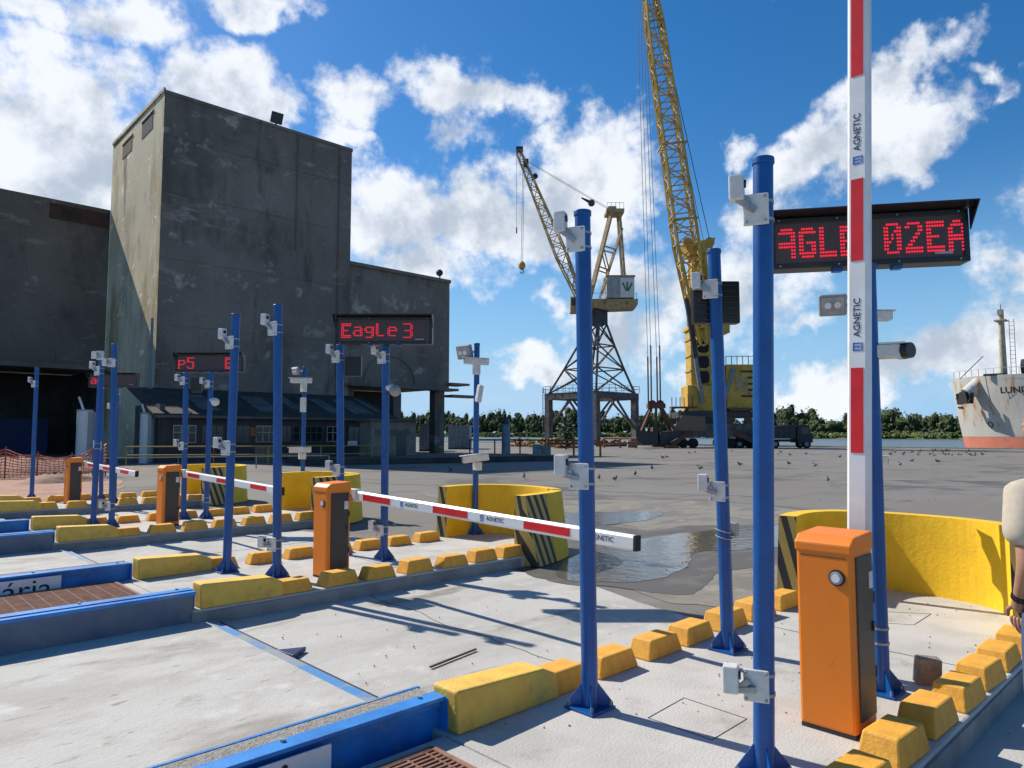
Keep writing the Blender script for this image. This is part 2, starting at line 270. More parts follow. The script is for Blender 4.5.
def water_mat(name, col, rough, sc, dist, st=(1, 1, 1)):
    m, N, L, b = nodes_mat(name); b.inputs['Base Color'].default_value = tuple(col) + (1,); b.inputs['Roughness'].default_value = rough; b.inputs['IOR'].default_value = 1.33
    tc = N.new('ShaderNodeTexCoord'); mp = N.new('ShaderNodeMapping'); L.new(tc.outputs['Object'], mp.inputs[0]); mp.inputs['Scale'].default_value = st
    nz = N.new('ShaderNodeTexNoise'); nz.inputs['Scale'].default_value = sc; nz.inputs['Detail'].default_value = 5; L.new(mp.outputs[0], nz.inputs['Vector'])
    bp = N.new('ShaderNodeBump'); bp.inputs['Strength'].default_value = dist; bp.inputs['Distance'].default_value = .1; L.new(nz.outputs['Fac'], bp.inputs['Height']); L.new(bp.outputs[0], b.inputs['Normal'])
    return m
M['water'] = water_mat('river_water', (0.10, 0.13, 0.14), .35, .3, .8)
M['puddle'] = water_mat('puddle_water', (0.10, 0.095, 0.085), .06, 5, .10)
# ------------------------------------------------------------------ helpers
class MB:
    def __init__(s): s.v = []; s.f = []; s.mi = []; s.uv = {}
    def add(s, vs, fs, mi=0):
        o = len(s.v); s.v += [Vector(p) for p in vs]; s.f += [tuple(i + o for i in f) for f in fs]; s.mi += [mi] * len(fs); return s
    def box(s, c, d, rot=None, taper=1.0, mi=0, tapery=None):
        ty = taper if tapery is None else tapery
        hx, hy, hz = d[0] / 2, d[1] / 2, d[2] / 2; vs = []
        for z, kx, ky in ((-hz, 1, 1), (hz, taper, ty)):
            for x, y in ((-hx, -hy), (hx, -hy), (hx, hy), (-hx, hy)):
                p = Vector((x * kx, y * ky, z))
                if rot is not None: p = rot @ p
                vs.append(p + Vector(c))
        return s.add(vs, [(0, 3, 2, 1), (4, 5, 6, 7), (0, 1, 5, 4), (1, 2, 6, 5), (2, 3, 7, 6), (3, 0, 4, 7)], mi)
    def tube(s, p, q, r, n=12, r2=None, cap=True, mi=0):
        p = Vector(p); q = Vector(q); r2 = r if r2 is None else r2
        d = (q - p)
        if d.length < 1e-9: return s
        a = d.orthogonal().normalized(); b = d.normalized().cross(a); vs = []
        for c, rr in ((p, r), (q, r2)):
            for i in range(n):
                t = 2 * math.pi * i / n; vs.append(c + a * (rr * math.cos(t)) + b * (rr * math.sin(t)))
        fs = [(i, (i + 1) % n, n + (i + 1) % n, n + i) for i in range(n)]
        if cap: fs += [tuple(range(n - 1, -1, -1)), tuple(range(n, 2 * n))]
        return s.add(vs, fs, mi)
    def path(s, pts, r, n=6, mi=0):
        for a, b in zip(pts, pts[1:]): s.tube(a, b, r, n, mi=mi)
        return s
    def bar(s, p, q, w, h=None, mi=0, upv=None):       # rectangular section bar
        p = Vector(p); q = Vector(q); h = w if h is None else h; d = q - p; L_ = d.length
        if L_ < 1e-9: return s
        z = d.normalized(); u = Vector(upv) if upv else (Vector((0, 0, 1)) if abs(z.z) < .95 else Vector((1, 0, 0)))
        x = z.cross(u).normalized(); y = x.cross(z)
        rot = Matrix((x, y, z)).transposed()
        return s.box((p + q) / 2, (w, h, L_), rot, mi=mi)
    def prism(s, poly, z0, z1, mi=0):
        n = len(poly); vs = [Vector((x, y, z0)) for x, y in poly] + [Vector((x, y, z1)) for x, y in poly]
        ar = sum(poly[i][0] * poly[(i + 1) % n][1] - poly[(i + 1) % n][0] * poly[i][1] for i in range(n))
        idx = list(range(n)) if ar > 0 else list(range(n - 1, -1, -1))
        m = lambda k: idx[k % n]
        fs = [tuple(reversed(idx)), tuple(i + n for i in idx)] + [(m(i), m(i + 1), m(i + 1) + n, m(i) + n) for i in range(n)]
        return s.add(vs, fs, mi)
    def extr(s, pts, vec, mi=0):                         # 3-D outline extruded along vec
        n = len(pts); vec = Vector(vec); vs = [Vector(p) for p in pts] + [Vector(p) + vec for p in pts]
        return s.add(vs, [tuple(range(n - 1, -1, -1)), tuple(range(n, 2 * n))] + [(i, (i + 1) % n, n + (i + 1) % n, n + i) for i in range(n)], mi)
    def sph(s, c, r, n=12, m=8, sc=(1, 1, 1), mi=0):
        vs = [Vector((0, 0, 1))]
        for j in range(1, m):
            t = math.pi * j / m
            for i in range(n):
                a = 2 * math.pi * i / n; vs.append(Vector((math.sin(t) * math.cos(a), math.sin(t) * math.sin(a), math.cos(t))))
        vs.append(Vector((0, 0, -1))); fs = []
        for i in range(n): fs.append((0, 1 + i, 1 + (i + 1) % n))
        for j in range(m - 2):
            for i in range(n):
                a = 1 + j * n + i; b = 1 + j * n + (i + 1) % n; fs.append((a, a + n, b + n, b))
        k = len(vs) - 1; o = 1 + (m - 2) * n
        for i in range(n): fs.append((o + i, k, o + (i + 1) % n))
        return s.add([Vector((p.x * r * sc[0], p.y * r * sc[1], p.z * r * sc[2])) + Vector(c) for p in vs], fs, mi)
    def build(s, name, mt, parent=None, bevel=0, smooth=False, fix=True, loc=None, seg=2):
        me = bpy.data.meshes.new(name); me.from_pydata([tuple(p) for p in s.v], [], s.f)
        mts = mt if isinstance(mt, (list, tuple)) else [mt]
        for x in mts: me.materials.append(M[x] if isinstance(x, str) else x)
        me.polygons.foreach_set('material_index', s.mi)
        if fix:
            bm = bmesh.new(); bm.from_mesh(me); bmesh.ops.recalc_face_normals(bm, faces=bm.faces); bm.to_mesh(me); bm.free()
        if smooth:
            me.polygons.foreach_set('use_smooth', [True] * len(me.polygons))
        o = bpy.data.objects.new(name, me); COL.objects.link(o)
        if parent is not None: o.parent = parent
        if loc is not None: o.location = loc
        if smooth:
            try: me.set_sharp_from_angle(angle=R(40))
            except Exception: pass
        if bevel:
            b = o.modifiers.new('bevel', 'BEVEL'); b.width = bevel; b.segments = seg; b.limit_method = 'ANGLE'; b.angle_limit = R(35)
            b.harden_normals = False
        return o
def thing(name, label, cat, loc=(0, 0, 0), group=None, rz=0):
    o = bpy.data.objects.new(name, None); COL.objects.link(o); o.location = loc; o.rotation_euler = (0, 0, rz); o.empty_display_size = .1
    o['label'] = label; o['category'] = cat
    if group: o['group'] = group
    return o
def tag(o, label, cat, group=None, kind=None):
    if label: o['label'] = label
    if cat: o['category'] = cat
    if group: o['group'] = group
    if kind: o['kind'] = kind
    return o
def struct(o): o['kind'] = 'structure'; return o
def text_mesh(name, txt, size, mt, parent, mtx, depth=0.002, align='CENTER', xs=1.0, space=1.0, bold=0.0):
    c = bpy.data.curves.new(name, 'FONT'); c.body = txt; c.size = size; c.extrude = depth; c.align_x = align; c.align_y = 'CENTER'; c.resolution_u = 3
    c.space_character = space; c.offset = bold
    o = bpy.data.objects.new(name, c); COL.objects.link(o); bpy.context.view_layer.update()
    me = bpy.data.meshes.new_from_object(o.evaluated_get(bpy.context.evaluated_depsgraph_get()))
    bpy.data.objects.remove(o); me.materials.clear(); me.materials.append(M[mt]); me.transform(mtx @ Matrix.Diagonal((xs, 1, 1, 1)))
    q = bpy.data.objects.new(name, me); COL.objects.link(q)
    if parent is not None: q.parent = parent
    return q
def frame(o, x, y):                                     # matrix with local x,y axes in world/parent space and origin o
    x = Vector(x).normalized(); y = Vector(y); z = x.cross(y).normalized(); y = z.cross(x)
    m = Matrix((x, y, z)).transposed().to_4x4(); m.translation = Vector(o); return m
VR = Vector((sy_, -cy_, 0)); VF = Vector((cy_, sy_, 0)); UPV = Vector((0, 0, 1))   # the lanes' diagonal: across and along the camera's heading
ISL = ['nearest island', 'second island', 'third island', 'farthest island']
LN = 5.55; ZI = 0.15
# ------------------------------------------------------------------ ground
QU = 99.0
struct(MB().prism([(-260, -420), (QU - .6, -420), (QU - .6, 420), (-260, 420)], -3.5, 0).build('yard_ground', 'asphalt'))
struct(MB().box((QU - .3, 0, -1.75 + .06), (.6, 840, 3.62)).build('quay_edge', 'quay'))
struct(MB().add([(QU, -3000, -2.4), (9000, -6000, -2.4), (9000, 6000, -2.4), (QU, 3000, -2.4)], [(0, 1, 2, 3)]).build('river_water', 'water'))
# lane concrete, irregular far edge
pts = [(-14, -12), (6.3, -12)]
for i in range(33):
    v = -12 + i * 33 / 32; pts.append((6.25 + .25 * math.sin(v * 1.3) + random.uniform(-.085, .085) + (0.5 if v < 1 else 0), v))
pts += [(-14, 21)]
struct(MB().prism(pts, -.05, .004).build('lane_pavement', 'lane'))
# darker dust apron where asphalt meets concrete
def blob_sheet(name, pts, z, mt, jit=.08, sub=5):
    """flat sheet with a naturally ragged outline: Catmull-Rom curve through pts plus fractal jitter"""
    P_ = [Vector(p) for p in pts]; n = len(P_); out = []
    for i in range(n):
        p0, p1, p2, p3 = P_[i - 1], P_[i], P_[(i + 1) % n], P_[(i + 2) % n]
        for k in range(sub * 2):
            t = k / (sub * 2); p = .5 * ((2 * p1) + (p2 - p0) * t + (2 * p0 - 5 * p1 + 4 * p2 - p3) * t * t + (3 * p1 - p0 - 3 * p2 + p3) * t ** 3); out.append(p)
    ph = random.uniform(0, 6); m = len(out)
    res = []
    for i, p in enumerate(out):
        w = sum(math.sin(i * f_ * 2 * math.pi / m + ph * f_) / (f_ ** .6) for f_ in (5, 9, 14, 23, 37)) * jit
        d = (out[(i + 1) % m] - out[i - 1]).normalized(); res.append(p + Vector((-d.y, d.x)) * w)
    me = MB().add([(p.x, p.y, z) for p in res], [tuple(range(len(res)))])
    o = me.build(name, mt, fix=False); bm = bmesh.new(); bm.from_mesh(o.data); bmesh.ops.triangulate(bm, faces=bm.faces)
    for f in bm.faces:
        f.normal_update()
        if f.normal.z < 0: f.normal_flip()
    bm.to_mesh(o.data); bm.free(); return o
def pxs(l, z=0): return [tuple(gp(x, y, z)[:2]) for x, y in l]
M['dust'] = layered('dusty_asphalt', (0.235, 0.215, 0.18), [((0.17, 0.16, 0.145), 1.2, (.6, 1.4, 1), .45, .6, 8), ((0.29, 0.265, 0.22), 2, (1, 1, 1), .56, .7, 8)], bumps=((40, 1, .5),))
M['damp'] = layered('damp_asphalt', (0.11, 0.10, 0.085), [((0.15, 0.135, 0.115), 2.2, (.7, 1.3, 1), .5, .62, 8)], rough=.55, bumps=((40, 1, .5),))
struct(blob_sheet('dust_patch', pxs([(420, 492), (520, 500), (660, 500), (760, 506), (860, 520), (900, 560), (760, 600), (690, 606), (620, 586), (560, 570), (575, 545), (640, 530), (560, 512), (470, 505)]), .005, 'dust', .12))
struct(blob_sheet('dust_patch', pxs([(560, 520), (640, 530), (700, 526), (790, 528), (800, 556), (720, 575), (690, 594), (610, 588), (545, 580), (520, 560)]), .008, 'damp', .08))
struct(blob_sheet('puddle', pxs([(572, 514), (612, 512), (640, 512), (664, 513), (652, 519), (628, 523), (596, 526), (560, 528), (556, 520)]), .011, 'puddle', .05))
struct(blob_sheet('puddle', pxs([(560, 578), (575, 556), (640, 540), (700, 532), (772, 526), (800, 527), (806, 544), (740, 550), (698, 553), (684, 570), (640, 582), (600, 583)]), .012, 'puddle', .06))
# scuffs + sand at the far left
struct(blob_sheet('sand_patch', pxs([(-180, 478), (20, 474), (95, 474), (118, 484), (100, 497), (20, 505), (-180, 520)]), .01, 'sand', .5, 6))
# ------------------------------------------------------------------ islands, strips, weighbridges
def u_path(k):
    b = k * LN
    pts = [(6.98, 3.27), (7.35, 3.33), (7.7, 3.27), (7.93, 3.05), (8.03, 2.72), (8.05, 2.3), (7.97, 1.9), (7.78, 1.6), (7.48, 1.42), (7.1, 1.33), (6.7, 1.27)]
    # refine by Catmull-Rom
    out = []
    P_ = [Vector((x, y + b)) for x, y in pts]
    for i in range(len(P_) - 1):
        p0 = P_[max(i - 1, 0)]; p1 = P_[i]; p2 = P_[i + 1]; p3 = P_[min(i + 2, len(P_) - 1)]
        for t in (0, .25, .5, .75):
            out.append(.5 * ((2 * p1) + (p2 - p0) * t + (2 * p0 - 5 * p1 + 4 * p2 - p3) * t * t + (3 * p1 - p0 - 3 * p2 + p3) * t ** 3))
    out.append(P_[-1]); return out
def offset(path, d):
    out = []
    for i, p in enumerate(path):
        a = path[max(i - 1, 0)]; b = path[min(i + 1, len(path) - 1)]; t = (b - a).normalized(); out.append(p + Vector((-t.y, t.x)) * d)
    return out
WALLL = ['yellow curved concrete guard wall round the tail of the nearest island',
         'yellow curved guard wall beside the tip of the long lowered arm, second island',
         'yellow curved guard wall with striped end on the third island, behind the two cabinets',
         'yellow curved guard wall with black stripes on the farthest island, left of the photo centre']
for k in range(4):
    b = k * LN
    path = u_path(k); outer = offset(path, .085)
    outer = outer if outer[20].x > path[20].x else offset(path, -.085)
    top_z = .93
    # island slab
    poly = [(2.45, 1.2 + b)] + [(p.x, p.y) for p in reversed(outer)] + [(2.45, 3.28 + b)]
    struct(MB().prism(poly, -.02, ZI).build('traffic_island', 'island', bevel=.015))
    # kerb face skirt (rougher, greyer)
    sk = MB()
    for (y0, sgn) in ((1.2 + b, -1), (3.28 + b, 1)):
        struct(MB().box((4.55, y0 + sgn * .012, .062), (4.18, .024, .125)).build('kerb_face', 'kerbc', bevel=.004))
    struct(MB().prism([(-12, 1.34 + b), (2.44, 1.34 + b), (2.44, 3.06 + b), (-12, 3.06 + b)], -.02, .146).build('service_strip', 'island'))
    # guard wall
    g = thing('guard_wall', WALLL[k], 'guard wall', (path[20].x, path[20].y, 0), 'yellow guard walls at the island ends')
    ox, oy = path[20].x, path[20].y
    inner = offset(path, .085); outer2 = offset(path, -.085)
    if inner[20].x > outer2[20].x: inner, outer2 = outer2, inner
    def wall_piece(i0, i1, zt0, name, mts, striped):
        m_ = MB(); uvs = []
        n = i1 - i0 + 1
        vs = []
        for i in range(i0, i1 + 1):
            a = inner[i]; c = outer2[i]; t = (c - a)
            c2 = c + t * (.25 + 1.1 * max(0.0, (i - 24) / 16))                               # battered foot on the outside
            vs += [(a.x - ox, a.y - oy, .02), (c2.x - ox, c2.y - oy, .02), (c.x - ox, c.y - oy, zt0), (a.x - ox, a.y - oy, zt0)]
        fs = []; mi = []
        for i in range(n - 1):
            q = i * 4; r = q + 4
            for (a, c_, d, e), m0 in (((q, r, r + 3, q + 3), 0), ((q + 3, r + 3, r + 2, q + 2), 0), ((q + 2, r + 2, r + 1, q + 1), 1), ((q + 1, r + 1, r, q), 0)):
                fs.append((a, c_, d, e)); mi.append(m0 if striped else 0)
        fs.append((0, 3, 2, 1)); mi.append(1 if striped else 0); e = (n - 1) * 4; fs.append((e, e + 1, e + 2, e + 3)); mi.append(1 if striped else 0)
        m_.add(vs, fs); m_.mi = mi
        o = m_.build(name, mts, g)
        me = o.data; uvl = me.uv_layers.new(name='UVMap')
        for pl in me.polygons:
            endcap = abs(pl.normal.z) < .3 and pl.area < .3 and len([1 for vi in pl.vertices if vi < 4]) == 4 or len([1 for vi in pl.vertices if vi >= e]) == 4
            for li in pl.loop_indices:
                vi = me.loops[li].vertex_index; co = me.vertices[vi].co; kx = i0 + vi // 4
                s_ = sum((path[j + 1] - path[j]).length for j in range(kx))
                if endcap: s_ -= (0.19 if vi % 4 in (1, 2) else 0)
                uvl.data[li].uv = (s_, -co.z if i0 > 10 else co.z)
        return o
    wall_piece(0, 5, top_z, 'striped_end', ['yellow', 'hazard'], True)
    wall_piece(5, 35, top_z, 'curved_wall', ['yellow'], False)
    wall_piece(35, 40, top_z, 'striped_end', ['yellow', 'hazard'], True)
# kerb blocks ------------------------------------------------------
ORD = ['first', 'second', 'third', 'fourth', 'fifth', 'sixth', 'seventh', 'eighth', 'ninth']
def block_proto(L_, W_, Hh, name, mt, t0=.78):
    m_ = MB(); hx, hy = L_ / 2, W_ / 2
    vs = [(-hx, -hy, 0), (hx, -hy, 0), (hx, hy, 0), (-hx, hy, 0), (-hx * t0, -hy * .82, Hh), (hx * t0, -hy * .82, Hh), (hx * t0, hy * .82, Hh), (-hx * t0, hy * .82, Hh)]
    m_.add(vs, [(0, 3, 2, 1), (4, 5, 6, 7), (0, 1, 5, 4), (1, 2, 6, 5), (2, 3, 7, 6), (3, 0, 4, 7)])
    return m_.build(name, mt, bevel=.012)
kb = block_proto(.41, .21, .135, 'kerb_block', 'block', .76)
first = True
us = [3.40, 3.92, 4.43, 4.95, 5.46, 5.97, 6.47]
for k in range(4):
    for side, v in (('far', 3.12), ('near', 1.31)):
        for i, u in enumerate(us):
            if i == 6 and side == 'far': pass
            o = kb if first else kb.copy()
            if not first: COL.objects.link(o)
            first = False
            o.location = (u + (.09 if k else 0) + random.uniform(-.02, .02), v + k * LN + random.uniform(-.012, .012), ZI); o.rotation_euler = (0, 0, R(random.uniform(-3.5, 3.5)))
            o.scale = (random.uniform(.95, 1.04), random.uniform(.95, 1.05), random.uniform(.92, 1.08))
            edge = 'left edge' if side == 'far' else 'right edge'
            tag(o, f'{ORD[i]} short ochre kerb block past the long yellow one, {edge} of {ISL[k]}', 'kerb block', f'ochre kerb blocks along the {edge} of the {ISL[k]}')
# one more near the camera on the right edge of the nearest island
for u in (2.88,):
    o = kb.copy(); COL.objects.link(o); o.location = (u + .5, 1.3, ZI); bpy.data.objects.remove(o)
def long_block(k, side):
    m_ = MB(); v = 3.12 if side == 'far' else 1.31
    prof = [(-.41, 0), (.39, 0), (.39, .14), (.27, .195), (-.41, .225)]
    hy = .125
    vs = [(x, -hy, z) for x, z in prof] + [(x, hy, z) for x, z in prof]
    # narrower top
    vs = [(x, y * (1 if z < .01 else .84), z) for x, y, z in vs]
    m_.add(vs, [(0, 1, 2, 3, 4), (9, 8, 7, 6, 5)] + [(i, i + 5, (i + 1) % 5 + 5, (i + 1) % 5) for i in range(5)])
    o = m_.build('long_kerb_block', 'long', loc=(2.90 + (.05 if k else 0), v + k * LN, ZI), bevel=.018, seg=3)
    edge = 'left edge' if side == 'far' else 'right edge'
    return tag(o, f'long sloping yellow concrete block at the head of the {edge} of the {ISL[k]}', 'kerb block', 'long yellow blocks where the blue beams end')
for k in range(4):
    long_block(k, 'far')
    if k: long_block(k, 'near')
# weighbridges ----------------------------------------------------
WBL = ['weighbridge with dusty pale concrete deck between blue steel beams in the foreground',
       'second weighbridge deck, its blue side beam carrying a white lettered sign, left of the photo',
       'third weighbridge between blue beams, far left of the photo']
def weighbridge(k):
    b = k * LN; U0, U1 = -9.0, 2.49
    g = thing('weighbridge', WBL[k], 'weighbridge', (U1, 5.0 + b, 0), 'truck weighbridges in parallel lanes')
    lx = lambda u: u - U1; ly = lambda v: v - 5.0
    L_ = U1 - U0; cx = -L_ / 2
    # deck (length up to the end joint)
    MB().box((lx(-9 / 1 + (2.56 + 9) / 2), ly(5.05), -.02 + .03), (2.56 + 9, 3.52, .08)).build('deck', 'deck', g, bevel=.004)
    for nm, v, s in (('near', 3.16, -1), ('far', 6.86, 1)):
        zt = .33
        be = MB()
        be.box((cx, ly(v), zt - .01), (L_, .11, .02)).box((cx, ly(v), .03), (L_, .14, .02)).box((cx, ly(v + (.02 if s < 0 else -.02)), (zt + .04) / 2 - .01), (L_, .014, zt - .07))
        be.box((cx, ly(v) , zt - .045), (L_, .014, .05))
        o = be.build('side_beam', 'bluebeam' if s < 0 else ['bluebeam'], g, bevel=.003)
        o['label'] = 'blue steel beam along the ' + ('sign' if s < 0 else 'far') + ' side of the deck'
        ep = MB().box((.004, ly(v), .17), (.012, .15, .31)).build('end_plate', 'bluebeam', o, bevel=.003)
        for i in range(4): MB().box((-2.4 - i * 1.6, ly(v - .02 if s < 0 else v + .02), .165), (.012, .07, .25)).build('stiffener', 'bluebeam', o)
        for i in range(5): MB().tube((-.12 - i * .78, ly(v + .02), zt), (-.12 - i * .78, ly(v + .02), zt + .012), .013, 6).build('bolt', 'steel', o)
        if s < 0:
            MB().box((cx - .01, ly(v + .115), .295), (L_ - .02, .12, .05)).build('concrete_filling', 'gravel', g)
            MB().box((cx, ly(v + .19), .298), (L_, .02, .05)).build('edge_strip', 'bluebeam', g)
            MB().box((cx, ly(v + .15), .14), (L_, .05, .27)).build('inner_wall', 'webgrey', g)
        else:
            MB().box((cx - .01, ly(v - .09), .155), (L_ - .02, .06, .27)).build('inner_wall', 'webgrey', g, bevel=.003)
            MB().box((cx, ly(v - .085), .305), (L_, .075, .03)).build('edge_strip', 'bluebeam', g)
    # joint plate at deck end
    MB().box((lx(2.60), ly(5.05), .022), (.09, 3.6, .056)).build('joint_plate', 'jointp', g, bevel=.003)
    MB().box((lx(2.685), ly(5.05), .004), (.075, 3.6, .012)).build('joint_gap', 'rubber', g)
    # white lettered sign on the outer web
    su = {0: (-.3, gp(322, 757, .2)[0] ), 1: (-1.2, gp(60, 577, .26)[0]), 2: (-.9, 1.2)}[k]; print('sign u', su, gp(322,757,.2), gp(60,577,.26))
    vs_ = ly(3.16 - .064)
    sg = MB().box((lx(sum(su) / 2), vs_, .175), (su[1] - su[0], .012, .23)).build('sign_panel', 'white', g, bevel=.004)
    text_mesh('lettering', 'Rodoviária', .27, 'ink', sg, frame((lx(su[1] - .08), vs_ - .0065, .175), (1, 0, 0), (0, 0, 1)), .001, 'RIGHT', 1.08)
for k in range(3): weighbridge(k)
# grates
def grate(u0, u1, v0, v1, lab):
    g = thing('drain_grate', lab, 'grate', ((u0 + u1) / 2, (v0 + v1) / 2, .158))
    m_ = MB(); n = int((v1 - v0) / .035); dx = (u1 - u0)
    MB().box((0, 0, -.006), (dx, v1 - v0, .01)).build('pan', 'rust', g)
    for i in range(n): m_.box((0, -(v1 - v0) / 2 + (i + .5) * (v1 - v0) / n, .006), (dx, .014, .014))
    for i in range(9): m_.box((-dx / 2 + (i + .5) * dx / 9, 0, .005), (.012, v1 - v0, .013))
    m_.build('bars', 'grate', g)
    MB().box((0, (v1 - v0) / 2, .006), (dx, .03, .02)).box((0, -(v1 - v0) / 2, .006), (dx, .03, .02)).box((dx / 2, 0, .006), (.03, v1 - v0, .02)).box((-dx / 2, 0, .006), (.03, v1 - v0, .02)).build('rim', 'grate', g)
grate(1.25, 2.28, 1.62, 2.95, 'rusty brown steel grate at the foot of the nearest blue beam')
grate(1.1, 2.3, 7.32, 8.55, 'rusty brown steel grate between two blue beams, left of the photo')
# blue gusset lying in joint
g = MB().extr([gp(276, 654, .01), gp(306, 651, .01), gp(293, 660, .01)], (0, 0, .035)).build('steel_offcut', 'blued', bevel=.004)
tag(g, 'small blue triangular steel plate sticking out of the deck joint', 'steel plate')
g = MB().bar(gp(430, 667, .02), gp(476, 649, .02), .018, .014).build('wooden_stick', 'rust', bevel=.003)
tag(g, 'thin reddish stick lying on the pale lane concrete', 'stick')
g = MB().box((0, 0, .085), (.15, .09, .17), Euler((R(4), R(3), YAW - R(100))).to_matrix(), taper=.95).build('stone_lump', 'stone', loc=gp(928, 684, ZI), bevel=.010, seg=2)
tag(g, 'dark brown stone block standing upright by the ochre kerb blocks at right', 'stone')
# hatch outline in island concrete
def crack(pxl, z, w=.006, name='hatch_joint'):
    m_ = MB(); P_ = [gp(x, y, z) for x, y in pxl]
    for a, c in zip(P_, P_[1:]): m_.bar(a, c, w, .004)
    return struct(m_.build(name, 'black'))
crack([(648, 718), (684, 698), (747, 719), (712, 740), (648, 718)], ZI, .005)
crack([(888, 612), (931, 614), (914, 625), (870, 622), (888, 612)], ZI, .006)
def meander(a, b, n, jit, z, w, name='surface_crack', mt='black', seed=0):
    r_ = random.Random(seed); a = Vector(a); b = Vector(b); d = (b - a).normalized(); nn = Vector((-d.y, d.x, 0)); P_ = []
    off = 0
    for i in range(n + 1):
        off = off * .7 + r_.uniform(-jit, jit); P_.append(a.lerp(b, i / n) + nn * off + UPV * 0)
    m_ = MB()
    for i, (p, q) in enumerate(zip(P_, P_[1:])):
        p.z = q.z = z; m_.bar(p, q, w * r_.uniform(.5, 1.2), .003)
    return struct(m_.build(name, mt))
meander((4.1, 3.35, 0), (4.3, 6.8, 0), 30, .03, .0055, .005, seed=2)
meander((5.7, 1.25, 0), (5.75, 3.2, 0), 16, .006, ZI + .001, .007, seed=4)
meander((5.0, 7.0, 0), (5.05, 8.8, 0), 16, .006, ZI + .001, .007, seed=5); meander((3.0, 10.6, 0), (6.3, 10.7, 0), 30, .02, .0055, .006, seed=6)
for i, (x0, y0, x1, y1) in enumerate(((330, 482, 760, 497), (640, 478, 1020, 482))): meander(gp(x0, y0), gp(x1, y1), 50, .12, .0045, .03, seed=10 + i)
# ------------------------------------------------------------------ poles and what is bolted on them
def plate_sensor(parent, p, s=1.0, mode='up', d=None, rz=0):
    """white square bracket plate on the pole face with a small box sensor on an arm to the left"""
    n = Euler((0, 0, rz)).to_matrix() @ (-VF * .92 - VR * .39); n.normalize(); l = n.cross(UPV).normalized() * -1  # l: to the left as seen
    l = -(UPV.cross(n)).normalized()
    if l.dot(VR) > 0: l = -l
    rot = Matrix((l, n, UPV)).transposed()
    c = Vector(p) + n * .056 + l * .03
    pl = MB().box(c, (.12 * s, .018, .155 * s), rot).build('sensor_bracket', 'whitep', parent, bevel=.006)
    hw = MB()
    for dx, dz in ((-.045, -.06), (.045, -.06), (-.045, .06), (.045, .06)): hw.tube(c + l * dx + UPV * dz, c + l * dx + UPV * dz + n * .02, .008, 6)
    off = {'up': (.085, .105), 'level': (.11, .03), 'tiltup': (.10, .065), 'side': (.10, .0)}[mode]
    bc = c + l * off[0] + UPV * off[1] + n * .03
    hw.bar(c + n * .02 - UPV * .01, bc - UPV * .05, .03, .03)
    hw.bar(bc - UPV * .045 - l * .03, c + n * .03 + UPV * .03 + l * .03, .012, .03)
    hw.build('arm', 'steel', pl, bevel=.003)
    tl = Euler((0, 0, rz)).to_matrix()
    bx = MB().box(bc, (.07, .075, .125), rot).build('sensor', 'whitep', pl, bevel=.008)
    MB().tube(bc - l * .03 + n * .002 + UPV * .02, bc - l * .044 + UPV * .02, .02, 10).build('lens', 'blackmetal', pl)
    for dz in (-.045, .045):
        bd = MB()
        for i in range(14):
            t0 = 2 * math.pi * i / 14; t1 = 2 * math.pi * (i + 1) / 14
            bd.bar(Vector(p) + Vector((math.cos(t0) * .051, math.sin(t0) * .051, dz)), Vector(p) + Vector((math.cos(t1) * .051, math.sin(t1) * .051, dz)), .004, .014)
        bd.build('clamp_band', 'steel', pl)
    return pl
def cctv(parent, p, axis, L_=.36, w=.11, tilt=0, drop=.12):
    a = Vector(axis).normalized(); a = (a + UPV * tilt).normalized(); sd_ = a.cross(UPV).normalized(); up = sd_.cross(a)
    rot = Matrix((a, sd_, up)).transposed(); c = Vector(p)
    h = MB().box(c, (L_, w, w * .8), rot).build('camera_housing', 'whitep', parent, bevel=.012)
    MB().box(c + up * (w * .45) + a * .02, (L_ * 1.08, w * 1.15, .01), rot).build('sun_shield', 'whitep', h, bevel=.003)
    MB().box(c + a * (L_ / 2 + .002), (.006, w * .75, w * .55), rot).build('front_glass', 'glass', h)
    return h
def flood(parent, p, face, s=1.0):
    f = Vector(face).normalized(); sd_ = f.cross(UPV).normalized(); up = sd_.cross(f); rot = Matrix((sd_, f, up)).transposed(); c = Vector(p)
    h = MB().box(c, (.26 * s, .09 * s, .22 * s), rot).build('floodlight', 'greyp', parent, bevel=.02, seg=3)
    MB().box(c + f * .047 * s, (.21 * s, .008, .17 * s), rot).build('reflector', 'steel', h, bevel=.004)
    for q in (-.045, .045): MB().tube(c + sd_ * q * s + f * .05 * s, c + sd_ * q * s + f * .066 * s, .032 * s, 14).build('lamp_lens', 'lens', h)
    return h
